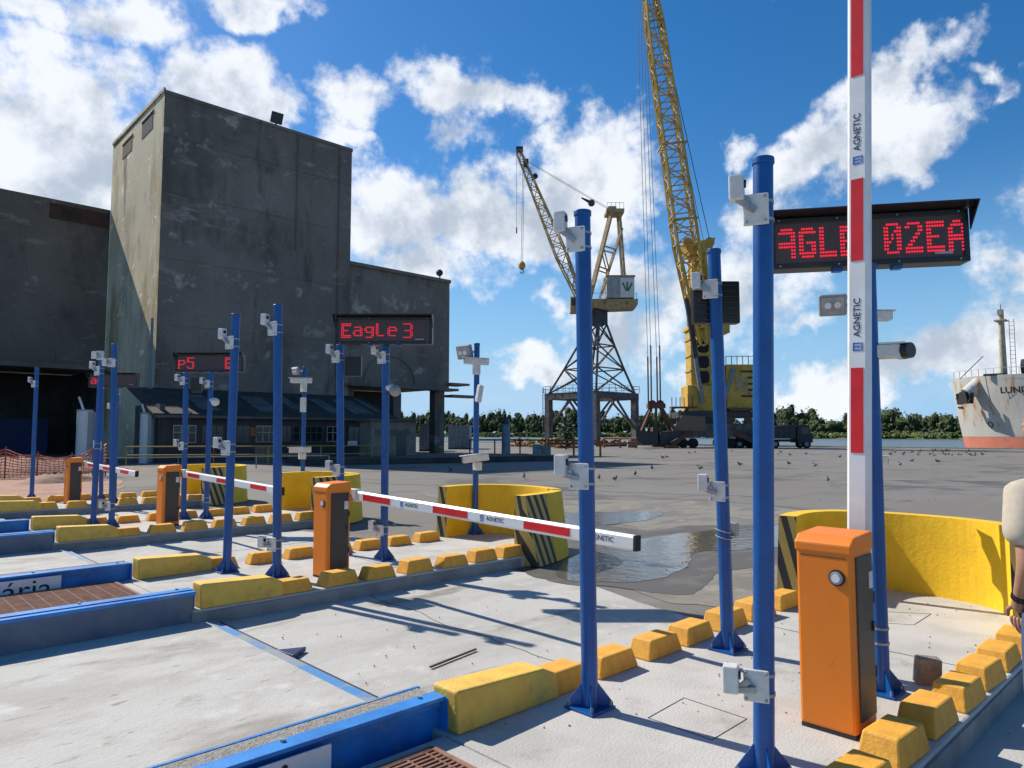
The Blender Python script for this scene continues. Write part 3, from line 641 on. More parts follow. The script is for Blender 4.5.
def make_pole(label, bx, by, tx, ty, base=ZI, r=.0485, thin=False):
    p = gp(bx, by, base); f = p.x * cy_ + p.y * sy_; t = at(tx, ty, f) - p
    g = thing('sensor_pole', label, 'pole', p, 'blue steel poles on the islands')
    lean = lambda z: Vector((t.x * z / t.z, t.y * z / t.z, z))
    sh = MB().tube((0, 0, .01), t, r, 20).build('shaft', 'blue', g, smooth=True)
    MB().tube(t - UPV * .02, t + UPV * .012, r * 1.12, 20).build('cap', 'blue', g, smooth=True, bevel=.004)
    MB().box((0, 0, .008), (.215, .215, .014)).build('base_plate', 'blue', g, bevel=.003)
    for i in range(4):
        a = R(45 + 90 * i); d = Vector((math.cos(a), math.sin(a), 0)); q = d * (r * .9); e = d * .135; s_ = d.cross(UPV) * .004
        MB().extr([q + UPV * .015 - s_, e + UPV * .015 - s_, e + UPV * .035 - s_, q + UPV * .15 - s_], s_ * 2).build('gusset', 'blue', g)
    for x in (-.085, .085):
        for y in (-.085, .085): MB().tube((x, y, .01), (x, y, .045), .009, 6).build('anchor_bolt', 'steel', g)
    def zy(y):                                           # local point of the shaft that shows at image row y
        lo, hi = -1.0, 6.0
        for _ in range(40):
            m_ = (lo + hi) / 2; w = p + lean(m_); rel = w - cam.location; yy = CY - F * rel.dot(_up) / rel.dot(_fw)
            if yy > y: lo = m_
            else: hi = m_
        return lean(lo)
    return g, zy
# nearest island
g, z = make_pole('blue pole with white sensors at top and middle, in front of the barrier arm tip', 590, 708, 582.5, 213)
plate_sensor(g, z(241), mode='up'); plate_sensor(g, z(476), mode='tiltup')
g, z = make_pole('blue pole with a black signal box behind its top, in front of the yellow crane', 728, 650, 714, 251)
plate_sensor(g, z(290), .95, mode='tiltup'); plate_sensor(g, z(491), .95, mode='tiltup')
c = z(301) + VF * .09 + VR * .02
sb = MB().box(c, (.36, .1, .33), Matrix((VR, VF, UPV)).transposed()).build('signal_box', 'blackmetal', g, bevel=.01)
for i in range(7): MB().box(c - VF * .055 - UPV * (.14 - i * .045), (.3, .02, .006), Matrix((VR, VF, UPV)).transposed()).build('louvre', 'darksteel', sb)
cc_ = z(530); bx_ = MB().box(cc_ + VR * .09 + VF * .03, (.05, .05, .1)).build('junction_box', 'greyp', g, bevel=.004)
wr = MB()
for i in range(18):
    t0, t1 = 2 * math.pi * i / 18, 2 * math.pi * (i + 1) / 18
    for dz in (0, -.05): wr.tube(cc_ + Vector((math.cos(t0) * .058, math.sin(t0) * .058, dz + .012 * math.sin(t0))), cc_ + Vector((math.cos(t1) * .058, math.sin(t1) * .058, dz + .012 * math.sin(t1))), .005, 5)
wr.build('wire_tie', 'steel', g)
g, z = make_pole('thickest looking blue pole left of the orange cabinet, white sensors near its top and foot', 764, 776, 763, 161)
plate_sensor(g, z(212), 1.0, mode='up'); plate_sensor(g, z(683), .95, mode='level')
g, z = make_pole('blue pole under the large LED sign, with a round camera, behind the orange cabinet', 882, 692, 867.5, 266)
dm = z(352)
h_ = cctv(g, dm + VR * .10 - VF * .02, VR * .9 - VF * .4, .14, .11)
MB().sph(dm + VR * .17 - VF * .05, .055, 14, 10).build('camera_ball', 'whitep', h_, smooth=True)
MB().tube(dm + VR * .18 - VF * .07, dm + VR * .20 - VF * .11, .054, 16, r2=.05).build('lens_ring', 'blackmetal', h_, smooth=True)
plate_sensor(g, z(635), .8, mode='level', rz=R(170))
g, z = make_pole('far blue pole behind the raised arm, twin lamp floodlight on its left and camera housings', 853, 596, 852, 296, r=.046)
flood(g, z(305) - VR * .20, -VF * .9 - VR * .35 - UPV * .25, 1.0)
MB().bar(z(305) - VR * .12, z(305), .03, .03).build('lamp_arm', 'steel', g)
cctv(g, z(316) + VR * .20, VR * .9 - VF * .1, .36, .12, -.03); MB().bar(z(330) + VR * .2, z(322), .05, .05).bar(z(319) + VR * .2, z(332) + VR * .2, .06, .06).build('camera_arm', 'whitep', g, bevel=.005)
cctv(g, z(461) + VR * .20, VR * .9 - VF * .1, .26, .12, -.03); MB().bar(z(472) + VR * .2, z(472), .05, .05).bar(z(463) + VR * .2, z(480) + VR * .2, .08, .08).build('camera_arm', 'whitep', g, bevel=.005)
# second island
g, z = make_pole('blue pole at the second island head, white sensor up high and another at arm height', 226.6, 572, 236, 315)
plate_sensor(g, z(343), 1.0, mode='up'); plate_sensor(g, z(448), 1.1, mode='tiltup')
g, z = make_pole('tall blue pole left of the middle orange cabinet, white sensors at top and foot', 277, 577, 278, 306)
plate_sensor(g, z(329), 1.05, mode='up'); plate_sensor(g, z(544), 1.0, mode='level')
g, z = make_pole('blue pole under the right half of the middle LED sign, with a dome camera', 384, 560, 386, 346)
plate_sensor(g, z(358), 1.0, mode='up'); plate_sensor(g, z(530), .9, mode='tiltup')
h_ = MB().tube(z(388), z(388) + VR * .1 - VF * .03, .045, 12).build('dome_camera', 'whitep', g, smooth=True)
MB().sph(z(391) + VR * .13 - VF * .05, .075, 14, 10).build('camera_dome', 'greyp', h_, smooth=True)
g, z = make_pole('blue pole behind the middle orange cabinet, holding the left half of the LED sign', 341, 554, 340, 346)
plate_sensor(g, z(357), 1.05, mode='up'); plate_sensor(g, z(470), 1.0, mode='tiltup')
MB().box(z(366) + VR * .17 + VF * .07, (.22, .08, .27), Matrix((VR, VF, UPV)).transposed()).build('signal_box', 'blackmetal', g, bevel=.008)
g, z = make_pole('slim blue camera pole inside the curved yellow wall of the second island', 475, 534, 477, 344, r=.046)
flood(g, z(352) - VR * .2, -VF * .8 - VR * .5 - UPV * .3, 1.05); MB().bar(z(352) - VR * .12, z(352), .04, .04).build('lamp_arm', 'whitep', g)
cctv(g, z(362) - VF * .09, -VR * .9 - VF * .15, .40, .12, .04); MB().bar(z(375) - VF * .07, z(364) - VF * .07, .11, .08).build('camera_arm', 'whitep', g, bevel=.005)
MB().box(z(394) - VF * .08 + VR * .05, (.09, .07, .28), Euler((0, R(12), 0)).to_matrix()).build('junction_box', 'whitep', g, bevel=.008)
cctv(g, z(458) - VF * .09, -VR * .9 - VF * .2, .42, .14, -.12); MB().bar(z(470) - VF * .07 + VR * .03, z(462) - VF * .07 + VR * .03, .14, .08).build('camera_arm', 'whitep', g, bevel=.005)
# third island
g, z = make_pole('blue pole overlapping the far LED sign, left of its taller twin, third island', 93, 526, 102, 352)
plate_sensor(g, z(356), 1.0, mode='side', rz=R(60)); plate_sensor(g, z(371), 1.05, mode='up'); plate_sensor(g, z(446), 1.0, mode='level', rz=R(180))
g, z = make_pole('blue pole crossing the far LED sign, right of a slightly shorter twin, third island', 111.5, 527, 114.5, 345)
plate_sensor(g, z(363), 1.0, mode='side', rz=R(40)); plate_sensor(g, z(506), 1.0, mode='level')
g, z = make_pole('blue pole with black signal box under the LED sign at the tower foot', 183.5, 519, 186, 373)
plate_sensor(g, z(381), 1.0, mode='tiltup'); plate_sensor(g, z(446), 1.0, mode='tiltup')
MB().box(z(385) + VR * .18 + VF * .07, (.2, .08, .27), Matrix((VR, VF, UPV)).transposed()).build('signal_box', 'blackmetal', g, bevel=.008)
g, z = make_pole('blue pole under the LED sign at the tower foot, with dome camera below its sensor', 206, 518.5, 211, 373)
plate_sensor(g, z(384), 1.0, mode='tiltup'); plate_sensor(g, z(500), 1.0, mode='level', rz=R(180))
h_ = MB().tube(z(400), z(400) + VR * .1 - VF * .03, .045, 12).build('dome_camera', 'whitep', g, smooth=True)
MB().sph(z(402) + VR * .12 - VF * .05, .08, 12, 8).build('camera_dome', 'whitep', h_, smooth=True)
g, z = make_pole('slim blue camera pole with white housings inside the curved wall of the third island', 302, 507, 305, 367, r=.046)
flood(g, z(371) - VR * .2, -VF * .8 - VR * .5 - UPV * .3, .8); MB().bar(z(371) - VR * .12, z(371), .04, .04).build('lamp_arm', 'whitep', g)
cctv(g, z(381) - VF * .09 - VR * .05, -VR * .9 - VF * .1, .46, .13, .0); MB().bar(z(392) - VF * .07, z(383) - VF * .07, .13, .1).build('camera_arm', 'whitep', g, bevel=.005)
MB().box(z(405) - VF * .07, (.12, .08, .32), Matrix((VR, VF, UPV)).transposed()).build('junction_box', 'whitep', g, bevel=.008)
cctv(g, z(450) - VF * .09 - VR * .04, -VR * .9 - VF * .1, .46, .14, -.02); MB().bar(z(459) - VF * .07, z(453) - VF * .07, .18, .1).build('camera_arm', 'whitep', g, bevel=.005)
# farthest island
g, z = make_pole('leftmost blue pole in the photo, one small white sensor, in front of the dark gateway', 31.5, 499, 37, 368)
plate_sensor(g, z(384), 1.1, mode='up')
g, z = make_pole('blue pole under the far LED sign, mostly hidden behind two nearer poles', 101, 500, 102, 389)
g, z = make_pole('shorter blue pole with white sensor half hidden behind a taller pole, farthest island', 114, 503, 117, 389)
plate_sensor(g, z(392), 1.0, mode='side', rz=R(180)); plate_sensor(g, z(406), .9, mode='side')
# ------------------------------------------------------------------ barrier gates
RWU = (Vector((1, 0, 0)), Vector((0, 1, 0)))
def stripes_arm(g, P0, d, length, first_red, period, red_len, n_face, w=.115, dp=.06, lab=None, logos=()):
    """octagonal-ish white arm from P0 along d; red strips on the n_face side"""
    d = Vector(d).normalized(); nf = Vector(n_face).normalized(); s = d.cross(nf).normalized()
    a_ = MB(); c = .018; prof = []
    for (x, y) in ((-w / 2 + c, -dp / 2), (w / 2 - c, -dp / 2), (w / 2, -dp / 2 + c), (w / 2, dp / 2 - c), (w / 2 - c, dp / 2), (-w / 2 + c, dp / 2), (-w / 2, dp / 2 - c), (-w / 2, -dp / 2 + c)):
        prof.append(P0 + s * x - nf * y)
    arm = None
    a_.extr(prof, d * length); arm = a_.build('arm', 'white', g)
    t = first_red
    while t < length - .05:
        e = min(t + red_len, length - .02)
        MB().box(P0 + d * ((t + e) / 2) + nf * (dp / 2 + .0015), (e - t, w * .56, .003), Matrix((d, s, nf)).transposed()).build('red_stripe', 'red', arm)
        t += period
    MB().box(P0 + d * (length + .012), (.03, w * 1.02, dp * 1.04), Matrix((d, s, nf)).transposed()).build('end_cap', 'rubber', arm, bevel=.004)
    for t, flip in logos:
        c0 = P0 + d * t + nf * (dp / 2 + .0012); dx = d * flip; up = nf.cross(dx)
        text_mesh('logo_text', 'AGNETIC', .055, 'ink', arm, frame(c0 + dx * .02, dx, up), .0008, 'CENTER', 1.0)
        mm = MB(); L0 = c0 - dx * .155
        rot = Matrix((dx, up, nf)).transposed()
        for q in (-.02, 0, .02): mm.box(L0 + dx * q, (.008, .036, .002), rot)
        mm.box(L0 + up * .02, (.05, .008, .002), rot).box(L0 - up * .027, (.05, .006, .002), rot)
        mm.build('logo_mark', 'bluelogo', arm)
    return arm
def cabinet(k, label, pu, pv):
    g = thing('barrier_gate', label, 'barrier gate', (pu, pv, ZI), 'orange barrier gates, one on each island')
    W_, D_, Hh = .30, .30, .985                           # v-width, u-depth
    MB().box((0, 0, .012), (D_ - .012, W_ - .012, .024)).build('plinth', 'darksteel', g)
    MB().box((0, 0, .02 + (Hh - .02) / 2), (D_, W_, Hh - .02)).build('cabinet_body', 'orange', g, bevel=.018, seg=2)
    # recessed dark door on the -v side
    dr = MB().box((0.012, -W_ / 2 - .002, .51), (D_ * .74, .014, .86)).build('door_panel', 'panel', g, bevel=.004)
    MB().box((.10, -W_ / 2 - .012, .55), (.02, .012, .05)).build('door_latch', 'blackmetal', dr)
    # sloping lid, high at the rear
    h = D_ / 2 + .005; w = W_ / 2 + .005
    lid = MB().add([(-h, -w, Hh - .03), (h, -w, Hh - .03), (h, w, Hh - .03), (-h, w, Hh - .03), (-h, -w, Hh + .02), (-h + .05, -w, Hh + .06), (h, -w, Hh + .075), (h, w, Hh + .075), (-h + .05, w, Hh + .06), (-h, w, Hh + .02)],
                   [(0, 3, 2, 1), (0, 1, 6, 5, 4), (3, 9, 8, 7, 2), (4, 5, 8, 9), (5, 6, 7, 8), (0, 4, 9, 3), (1, 2, 7, 6)]).build('lid', 'orange', g, bevel=.01)
    for zz in (.30, .70): MB().tube((D_ / 2 - .02, -W_ / 2 - .006, zz - .03), (D_ / 2 - .02, -W_ / 2 - .006, zz + .03), .008, 8).build('hinge', 'blackmetal', dr)
    MB().box((-D_ / 2 - .0005, .0, .935), (.003, W_ - .05, .004)).build('lid_seam', 'black', g)
    MB().box((D_ / 2 - .06, -W_ / 2 - .0095, .80), (.05, .003, .09)).build('warning_sticker', 'whitep', dr)
    lk = MB().tube((-D_ / 2 + .001, -.075, .83), (-D_ / 2 - .018, -.075, .83), .034, 20).build('lock', 'steel', g, bevel=.003)
    MB().tube((-D_ / 2 - .018, -.075, .83), (-D_ / 2 - .024, -.075, .83), .022, 16).build('lock_face', 'white', lk)
    MB().tube((-D_ / 2 - .001, -.075, .83), (-D_ / 2 - .006, -.075, .83), .044, 20).build('lock_ring', 'black', lk)
    MB().tube((D_ / 2, 0, .92), (D_ / 2 + .09, 0, .92), .05, 14).build('pivot', 'steel', g, smooth=True)
    return g
GL = ['orange barrier cabinet with its white and red arm raised upright, right foreground',
      'orange barrier cabinet with its long striped arm lowered across the photo centre',
      'orange barrier cabinet on the third island with its striped arm lowered',
      'small orange barrier cabinet on the farthest island, by the orange net fence']
PV = [(4.09, 1.655), (4.17, 7.28), (4.38, 13.27), (4.16, 18.98)]
for k in range(4):
    pu, pv = PV[k]; g = cabinet(k, GL[k], pu, pv)
    P0 = Vector((.235, .06, .90))
    if k == 0:
        stripes_arm(g, P0 + Vector((.04, -.095, -.06)), at(858, -900, 4.35) - at(858, 527, 4.35), 3.7, .65, 1.14, .50, (-1, 0, 0), .125, .075, logos=((1.43, 1), (2.56, 1), (3.5, 1)))
        MB().box(P0 + Vector((.02, -.06, -.02)), (.05, .16, .22)).build('arm_clamp', 'steel', g, bevel=.006)
    else:
        d = {1: (0.0, -1, -.028), 2: (0, -1, -.025), 3: (0, -1, -.02)}[k]; ln = {1: 4.1, 2: 3.9, 3: 3.9}[k]
        stripes_arm(g, P0, d, ln, .38, 1.28, .53, (-1, 0, 0), .115, .06, logos=((1.28, 1), (2.55, 1), (3.78, 1)) if k == 1 else ())
        MB().box(P0 + Vector((.0, -.12, 0)), (.085, .22, .14)).build('arm_clamp', 'whitep', g, bevel=.008)
# ------------------------------------------------------------------ LED signs
FONT = {
 'A': ["0011100","0111110","1100011","1100011","1111111","1111111","1100011","1100011","1100011"],
 'a': ["0111110","1111111","0000011","0000011","1111111","1111111","0000011","0000011","0000011"],
 'G': ["0111110","1111111","1100000","1100000","1101111","1100011","1100011","1111111","0111110"],
 'L': ["1100000","1100000","1100000","1100000","1100000","1100000","1100000","1111111","1111111"],
 'E': ["1111111","1111111","1100000","1100000","1111100","1100000","1100000","1111111","1111111"],
 '0': ["0111110","1100011","1100111","1101011","1101011","1110011","1100011","1100011","0111110"],
 '2': ["0111110","1100011","0000011","0000110","0001100","0011000","0110000","1111111","1111111"],
 'e': ["0000000","0000000","0111110","1100011","1111111","1100000","1100000","0111110","0000000"],
 'x': ["0000000","0000000","0111110","0000011","0111111","1100011","1100011","0111111","0000000"],
 'g': ["0000000","0000000","0111111","1100011","1100011","0111111","0000011","0000011","0111110"],
 'l': ["1100000","1100000","1100000","1100000","1100000","1100000","1100000","0111110","0000000"],
 '3': ["1111110","0000011","0000011","0000011","0111110","0000011","0000011","0000011","1111110"],
 'p': ["0000000","0000000","1111110","1100011","1100011","1111110","1100000","1100000","1100000"],
 '5': ["1111111","1100000","1100000","1111110","0000011","0000011","0000011","1100011","0111110"],
 ' ': ["0000000"] * 9}
def led_sign(label, A, B, hgt, text, cw, x0, dot, hood=.16, chars_gap=2, xoff=0.0, part=None):
    """A, B: bottom corners (world), left and right as the drivers see it"""
    A = Vector(A); B = Vector(B); X = (B - A); wd = X.length; X.normalize(); Nn = X.cross(UPV).normalized()
    if Nn.dot(Vector((A.x, A.y, 0))) > 0: Nn = -Nn
    Y = Nn.cross(X); Y = Y if Y.z > 0 else -Y
    c = (A + B) / 2
    g = thing('led_sign', label, 'LED sign', c, 'LED plate displays over the lanes')
    rot = Matrix((X, Nn, Y)).transposed(); dp = .13
    loc = lambda x, n, y: X * x + Nn * n + Y * y
    fr = MB()
    fr.box(loc(0, -dp / 2 - .02, hgt / 2), (wd, dp, hgt), rot).build('housing', 'blackmetal', g, bevel=.006)
    b_ = .035
    f2 = MB()
    f2.box(loc(0, -.01, b_ / 2), (wd, .024, b_), rot).box(loc(0, -.01, hgt - b_ / 2), (wd, .024, b_), rot).box(loc(-wd / 2 + b_ / 2, -.01, hgt / 2), (b_, .024, hgt - 2 * b_), rot).box(loc(wd / 2 - b_ / 2, -.01, hgt / 2), (b_, .024, hgt - 2 * b_), rot)
    f2.build('bezel', 'blackmetal', g, bevel=.003)
    hd = MB(); th = .008
    pr = [loc(-wd / 2 - .012, -dp - .03, hgt + .012), loc(-wd / 2 - .012, hood, hgt + .02), loc(-wd / 2 - .012, hood, hgt + .012), loc(-wd / 2 - .012, -dp - .03, hgt + .002)]
    hd.extr(pr, X * (wd + .024))
    for sx in (-wd / 2 - .012, wd / 2 + .004):
        hd.extr([loc(sx, .0, hgt + .004), loc(sx, hood, hgt + .012), loc(sx, .0, hgt - .14)], X * th)
    hd.build('hood', 'blackmetal', g)
    scr = MB().box(loc(0, -.012, hgt / 2), (wd - 2 * b_, .008, hgt - 2 * b_), rot).build('screen', 'screen', g)
    dots = MB(); H9 = 9
    px = cw / 7.0; py = px * dot
    x = -wd / 2 + x0
    hh = hgt / 2 + (9 * py) / 2
    for ch in text:
        if ch == '|': x += px * 3; continue
        gl = FONT[ch]
        for r_ in range(9):
            for q in range(7):
                if gl[r_][q] == '1':
                    dots.box(loc(x + (q + .5) * px, -.005, hh - (r_ + .5) * py), (px * .66, .005, py * .52), rot)
        x += cw + px * chars_gap
    dots.build('lettering', 'led', scr)
    for i in range(4):
        for yy in (.017, hgt - .017): MB().tube(loc(-wd / 2 + .06 + i * (wd - .12) / 3, .003, yy), loc(-wd / 2 + .06 + i * (wd - .12) / 3, .008, yy), .006, 6).build('screw', 'steel', g)
    MB().box(loc(wd / 2 - .16, .0035, .06), (.11, .003, .016), rot).build('maker_plate', 'steel', g)
    for q in (-.3, .3): MB().box(loc(q * wd * .5, -.05, -.01), (.06, .06, .03), rot).build('mounting_foot', 'blue', g)
    return g
A = at(771, 270, 4.72); B = at(971, 262, 4.52); B.z = (A.z + B.z) / 2 + .012; A.z = B.z - .012
led_sign('black LED sign with large red letters AGLE 02EA, behind the raised arm', A, B, .345, 'aGLE|||02EA', .110, .055, 1.5, hood=.14, chars_gap=1.3)
led_sign('black LED sign reading Eagle 3 in red on two blue poles', at(335, 344, 8.95), at(432, 344, 8.95), .345, 'Exgle|3', .125, .075, 1.2, hood=.13, chars_gap=1.2)
led_sign('black LED sign showing red letters p 5 E before the tower base', at(175, 372, 14.0), at(243, 372, 14.0), .355, 'p5|||||||||E', .15, .05, 1.2, hood=.12, chars_gap=1.2)
led_sign('farthest black LED sign, mostly blank with a red smudge of letters at its left end', at(88, 387, 19), at(137, 387, 19), .355, 'xe', .15, .06, 1.3, hood=.12, chars_gap=.6)
#PART2
# ------------------------------------------------------------------ port building
def quad_prism(pts, ztops, zbot, name, mt, parent=None, **k):
    """vertical walls on a ground polygon with a top height per corner"""
    n = len(pts); vs = [(x, y, zbot) for x, y in pts] + [(x, y, z) for (x, y), z in zip(pts, ztops)]
    return MB().add(vs, [tuple(range(n - 1, -1, -1)), tuple(range(n, 2 * n))] + [(i, (i + 1) % n, (i + 1) % n + n, i + n) for i in range(n)]).build(name, mt, parent, **k)
g = thing('silo_tower', 'tall dark stained concrete tower with a sunlit ochre side face', 'building', (15.74, 51, 0))
bl = 17.0
o = quad_prism([(0, 0), (14.76, 0), (14.76, 14), (.4, 14)], [25.55, 25.35, 25.35, 25.9], 0, 'tower_block', 'bwall', g)
# side face skin: weathering plus sunshine painted as a lighter tone, 3 mm proud, split round two openings
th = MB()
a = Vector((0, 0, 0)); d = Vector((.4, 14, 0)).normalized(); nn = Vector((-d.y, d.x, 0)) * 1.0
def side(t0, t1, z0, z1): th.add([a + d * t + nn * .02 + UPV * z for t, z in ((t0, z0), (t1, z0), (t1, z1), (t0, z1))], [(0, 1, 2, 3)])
side(.02, 13.98, 0, 25.5); th.build('painted_sunlit_side', 'bwallw', g, fix=False)
for t, hh, mt, lb in ((4.0, 1.25, 'rubber', 'dark opening'), (9.4, 1.15, 'rust', 'rust red shuttered opening')):  # first box is matte black for the shade of a recess
    c = a + d * t + nn * .0 + UPV * 24.3
    w_ = MB().bar(c - d * 1.35, c + d * 1.35, .1, hh).build('window', mt, g); w_['label'] = lb
    MB().bar(c - d * 1.5 + UPV * (hh / 2 + .06), c + d * 1.5 + UPV * (hh / 2 + .06), .2, .1).build('lintel', 'bwallw', w_)
MB().box((7.35, .0, 25.42), (14.9, .14, .26)).build('parapet', 'bwall', g)
MB().bar(a + nn * .03 + UPV * 25.6, a + d * 14 + nn * .03 + UPV * 26.0, .14, .24).build('parapet', 'bwallw', g)
fl = MB().box((8.3, .4, 26.3), (.9, .5, .8), Euler((R(12), R(8), R(-20))).to_matrix()).build('roof_floodlight', 'darksteel', g, bevel=.05)
MB().tube((8.3, .5, 25.3), (8.3, .5, 26.0), .06, 6).build('bracket', 'darksteel', fl)
MB().path([(-.4, -.3, 0), (-.4, -.3, 9.5)], .09, 8).build('drain_pipe', 'cont', g)
MB().path([(.62, 13.4, 4), (.62, 13.4, 24.8)], .10, 8).build('drain_pipe', 'darksteel', g)
for zz in (4.6, 9.2, 13.8, 18.4, 22.4): MB().box((7.38, -.008, zz), (14.6, .03, .05)).build('pour_joint', 'bwalld', g)
for x_, z0, z1 in ((13.6, 4.9, 25.2), (9.9, 16.0, 25.2)): MB().tube((x_, -.1, z0), (x_, -.1, z1), .06, 6).build('cable_conduit', 'bwalld', g)
# right wing on columns
g = thing('loading_wing', 'lower dark concrete wing raised on columns, right of the tall tower', 'building', (30.5, 51, 0))
quad_prism([(.02, .4), (10.85, .4), (10.85, 9), (.02, 9)], [15.8, 16.0, 16.0, 15.8], 5.9, 'upper_block', 'bwall', g)
MB().box((5.45, .32, 15.95), (10.8, .3, .3)).build('parapet', 'bwall', g)
MB().box((5.2, -.3, 5.75), (11.2, 1.6, .22)).build('canopy', 'bwalld', g)
MB().box((11.6, .6, 6.35), (2.2, 2, .2)).build('canopy', 'bwalld', g)
MB().box((12.2, .2, 5.25), (3.4, 1.6, .2)).build('canopy', 'bwalld', g)
for x, y in ((.5, 1.0), (5.1, .8), (9.7, .7), (10.3, 8.4),):
    MB().box((x, y, 2.9), (.75 if x < 9 else 1.1, .8, 5.8)).build('column', 'bwalld', g)
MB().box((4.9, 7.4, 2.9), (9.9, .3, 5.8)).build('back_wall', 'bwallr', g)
MB().box((3.0, 3.8, 1.9), (.12, .8, 3.8)).build('inner_frame', 'rust', g)
MB().tube((10.0, .8, 15.9), (10.0, .8, 16.5), .07, 6).sph((9.8, .6, 16.7), .33, 10, 7).build('roof_lamp', 'darksteel', g)
arc = MB()
for i in range(10):
    t0 = math.pi * i / 10; t1 = math.pi * (i + 1) / 10
    arc.bar((4.3 + 2.6 * math.cos(t0), .36, 6.2 + 2.3 * math.sin(t0)), (4.3 + 2.6 * math.cos(t1), .36, 6.2 + 2.3 * math.sin(t1)), .12, .1)
arc.build('blind_arch', 'bwalld', g)
# left hall
g = thing('port_hall', 'long low dark concrete hall with a wide black gateway, left of the tower', 'building', (16.12, 65, 0))
quad_prism([(-60, 0), (0, 0), (0, 22), (-60, 22)], [20.6, 20.35, 20.35, 20.6], 7.1, 'upper_wall', 'bwalld', g)
MB().box((-2.2, -.02, 19.4), (4.2, .1, 1.2)).build('brick_patch', 'bwallb', g)
MB().box((-30.5, -.8, 6.95), (62, 2.2, .35)).build('gateway_lintel', 'bwall', g)
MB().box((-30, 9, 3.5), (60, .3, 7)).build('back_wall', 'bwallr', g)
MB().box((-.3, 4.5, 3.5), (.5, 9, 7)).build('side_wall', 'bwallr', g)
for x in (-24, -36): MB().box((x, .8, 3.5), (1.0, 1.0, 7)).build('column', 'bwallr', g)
MB().box((-12.2, 5.5, 1.5), (19, .2, 3.0)).build('navy_gate', 'navy', g)
# annex
g = thing('workshop_annex', 'low workshop with sloping patched roof and barred windows at the tower foot', 'building', (14.6, 46, 0))
LX = 16.5
MB().box((LX / 2, .15, 1.4), (LX, .3, 2.8)).build('front_wall', 'annex', g)
MB().box((.1, 2.5, 1.8), (.3, 4.8, 3.6)).build('side_wall', 'annexg', g)
MB().add([(-.6, -.5, 2.9), (LX + .4, -.5, 2.9), (LX + .4, 4.95, 4.75), (-.6, 4.95, 4.75), (-.6, -.5, 3.0), (LX + .4, -.5, 3.0), (LX + .4, 4.95, 4.85), (-.6, 4.95, 4.85)],
         [(0, 3, 2, 1), (4, 5, 6, 7), (0, 1, 5, 4), (1, 2, 6, 5), (2, 3, 7, 6), (3, 0, 4, 7)]).build('roof', 'roof', g)
sl = (4.85 - 3.0) / 5.45
for x, w_ in ((2.5, 1.2), (6.3, 1.5), (9.0, .8), (11.6, 1.0), (13.6, 1.7), (15.8, .5)):
    y0, y1 = (.2, 3.6) if w_ > .9 else (1, 4.2)
    zz = lambda y: 3.0 + (y + .5) * sl + .02
    MB().add([(x, y0, zz(y0)), (x + w_, y0, zz(y0)), (x + w_, y1, zz(y1)), (x, y1, zz(y1)), (x, y0, zz(y0) + .02), (x + w_, y0, zz(y0) + .02), (x + w_, y1, zz(y1) + .02), (x, y1, zz(y1) + .02)],
             [(0, 3, 2, 1), (4, 5, 6, 7), (0, 1, 5, 4), (1, 2, 6, 5), (2, 3, 7, 6), (3, 0, 4, 7)]).build('pale_roof_sheet', 'roofl', g)
MB().box((LX / 2, -.5, 2.82), (LX + 1, .14, .16)).build('gutter', 'annexg', g)
for i in range(9):
    x = 1.4 + i * 1.75
    f_ = MB().box((x, -.02, 1.75), (1.35, .06, 1.1)).build('window', 'glass', g)
    fm = MB().box((x, -.06, 2.28), (1.4, .05, .05)).box((x, -.06, 1.22), (1.4, .05, .05)).box((x, -.06, 1.85), (1.3, .04, .04))
    for q in (-.67, -.22, .22, .67): fm.box((x + q, -.06, 1.75), (.045, .05, 1.02))
    fm.build('frame', 'annexg' if i % 3 else 'cream', f_)
MB().box((13.3, -.08, 1.05), (.8, .04, .4)).build('notice_board', 'white', g)
MB().box((5.8, -.08, 1.9), (.5, .05, .6)).build('notice_board', 'orail', g)
# cabin
M['cabin'] = mat('dull_cabin_paint', (0.27, 0.235, 0.17), (0.19, 0.165, 0.12), 1.5, .8)
p0 = at(371, 440, 47); p1 = at(416, 440, 48.5)
g = thing('site_cabin', 'cream flat-roofed cabin with small dark windows under the loading wing', 'cabin', (p0.x, p0.y, 0), rz=math.atan2(p1.y - p0.y, p1.x - p0.x))
Lc = (Vector(p1) - Vector(p0)).length
MB().box((Lc / 2, 1.3, 1.3), (Lc, 2.6, 2.6)).build('cabin_body', 'cabin', g); MB().box((Lc / 2, 1.2, 2.68), (Lc + .5, 3.1, .14)).build('flat_roof', 'annexg', g)
for x in (.5, 1.5, 2.35): MB().box((x * Lc / 3, -.02, 1.9), (.42, .06, .36)).build('window', 'glass', g)
MB().box((Lc * .67, -.02, 1.0), (.7, .05, 1.9)).build('door', 'annexg', g)
def container(x0, x1, yb, f, hgt, label, mt='cont', dl=5.5):
    a = at(x0, yb, f); b = at(x1, yb, f); d = Vector((b.x - a.x, b.y - a.y)); w = d.length
    g = thing('container', label, 'container', (a.x, a.y, 0), rz=math.atan2(d.y, d.x))
    MB().box((w / 2, dl / 2, hgt / 2), (w, dl, hgt)).build('shell', mt, g, bevel=.03)
    n = int(w / .28)
    for i in range(n): MB().box(((i + .5) * w / n, -.025, hgt / 2), (.10, .05, hgt * .86)).build('corrugation', mt, g)
    MB().box((w / 2, -.03, hgt - .06), (w, .08, .12)).build('top_rail', mt, g); MB().box((w / 2, -.03, .08), (w, .08, .14)).build('bottom_rail', 'darksteel', g)
    for q in (.4, .6): MB().tube((w * q, -.07, .2), (w * q, -.07, hgt - .15), .025, 6).build('lock_rod', 'steel', g)
container(448, 469, 449, 82, 2.75, 'grey blue shipping container right of the loading wing columns')
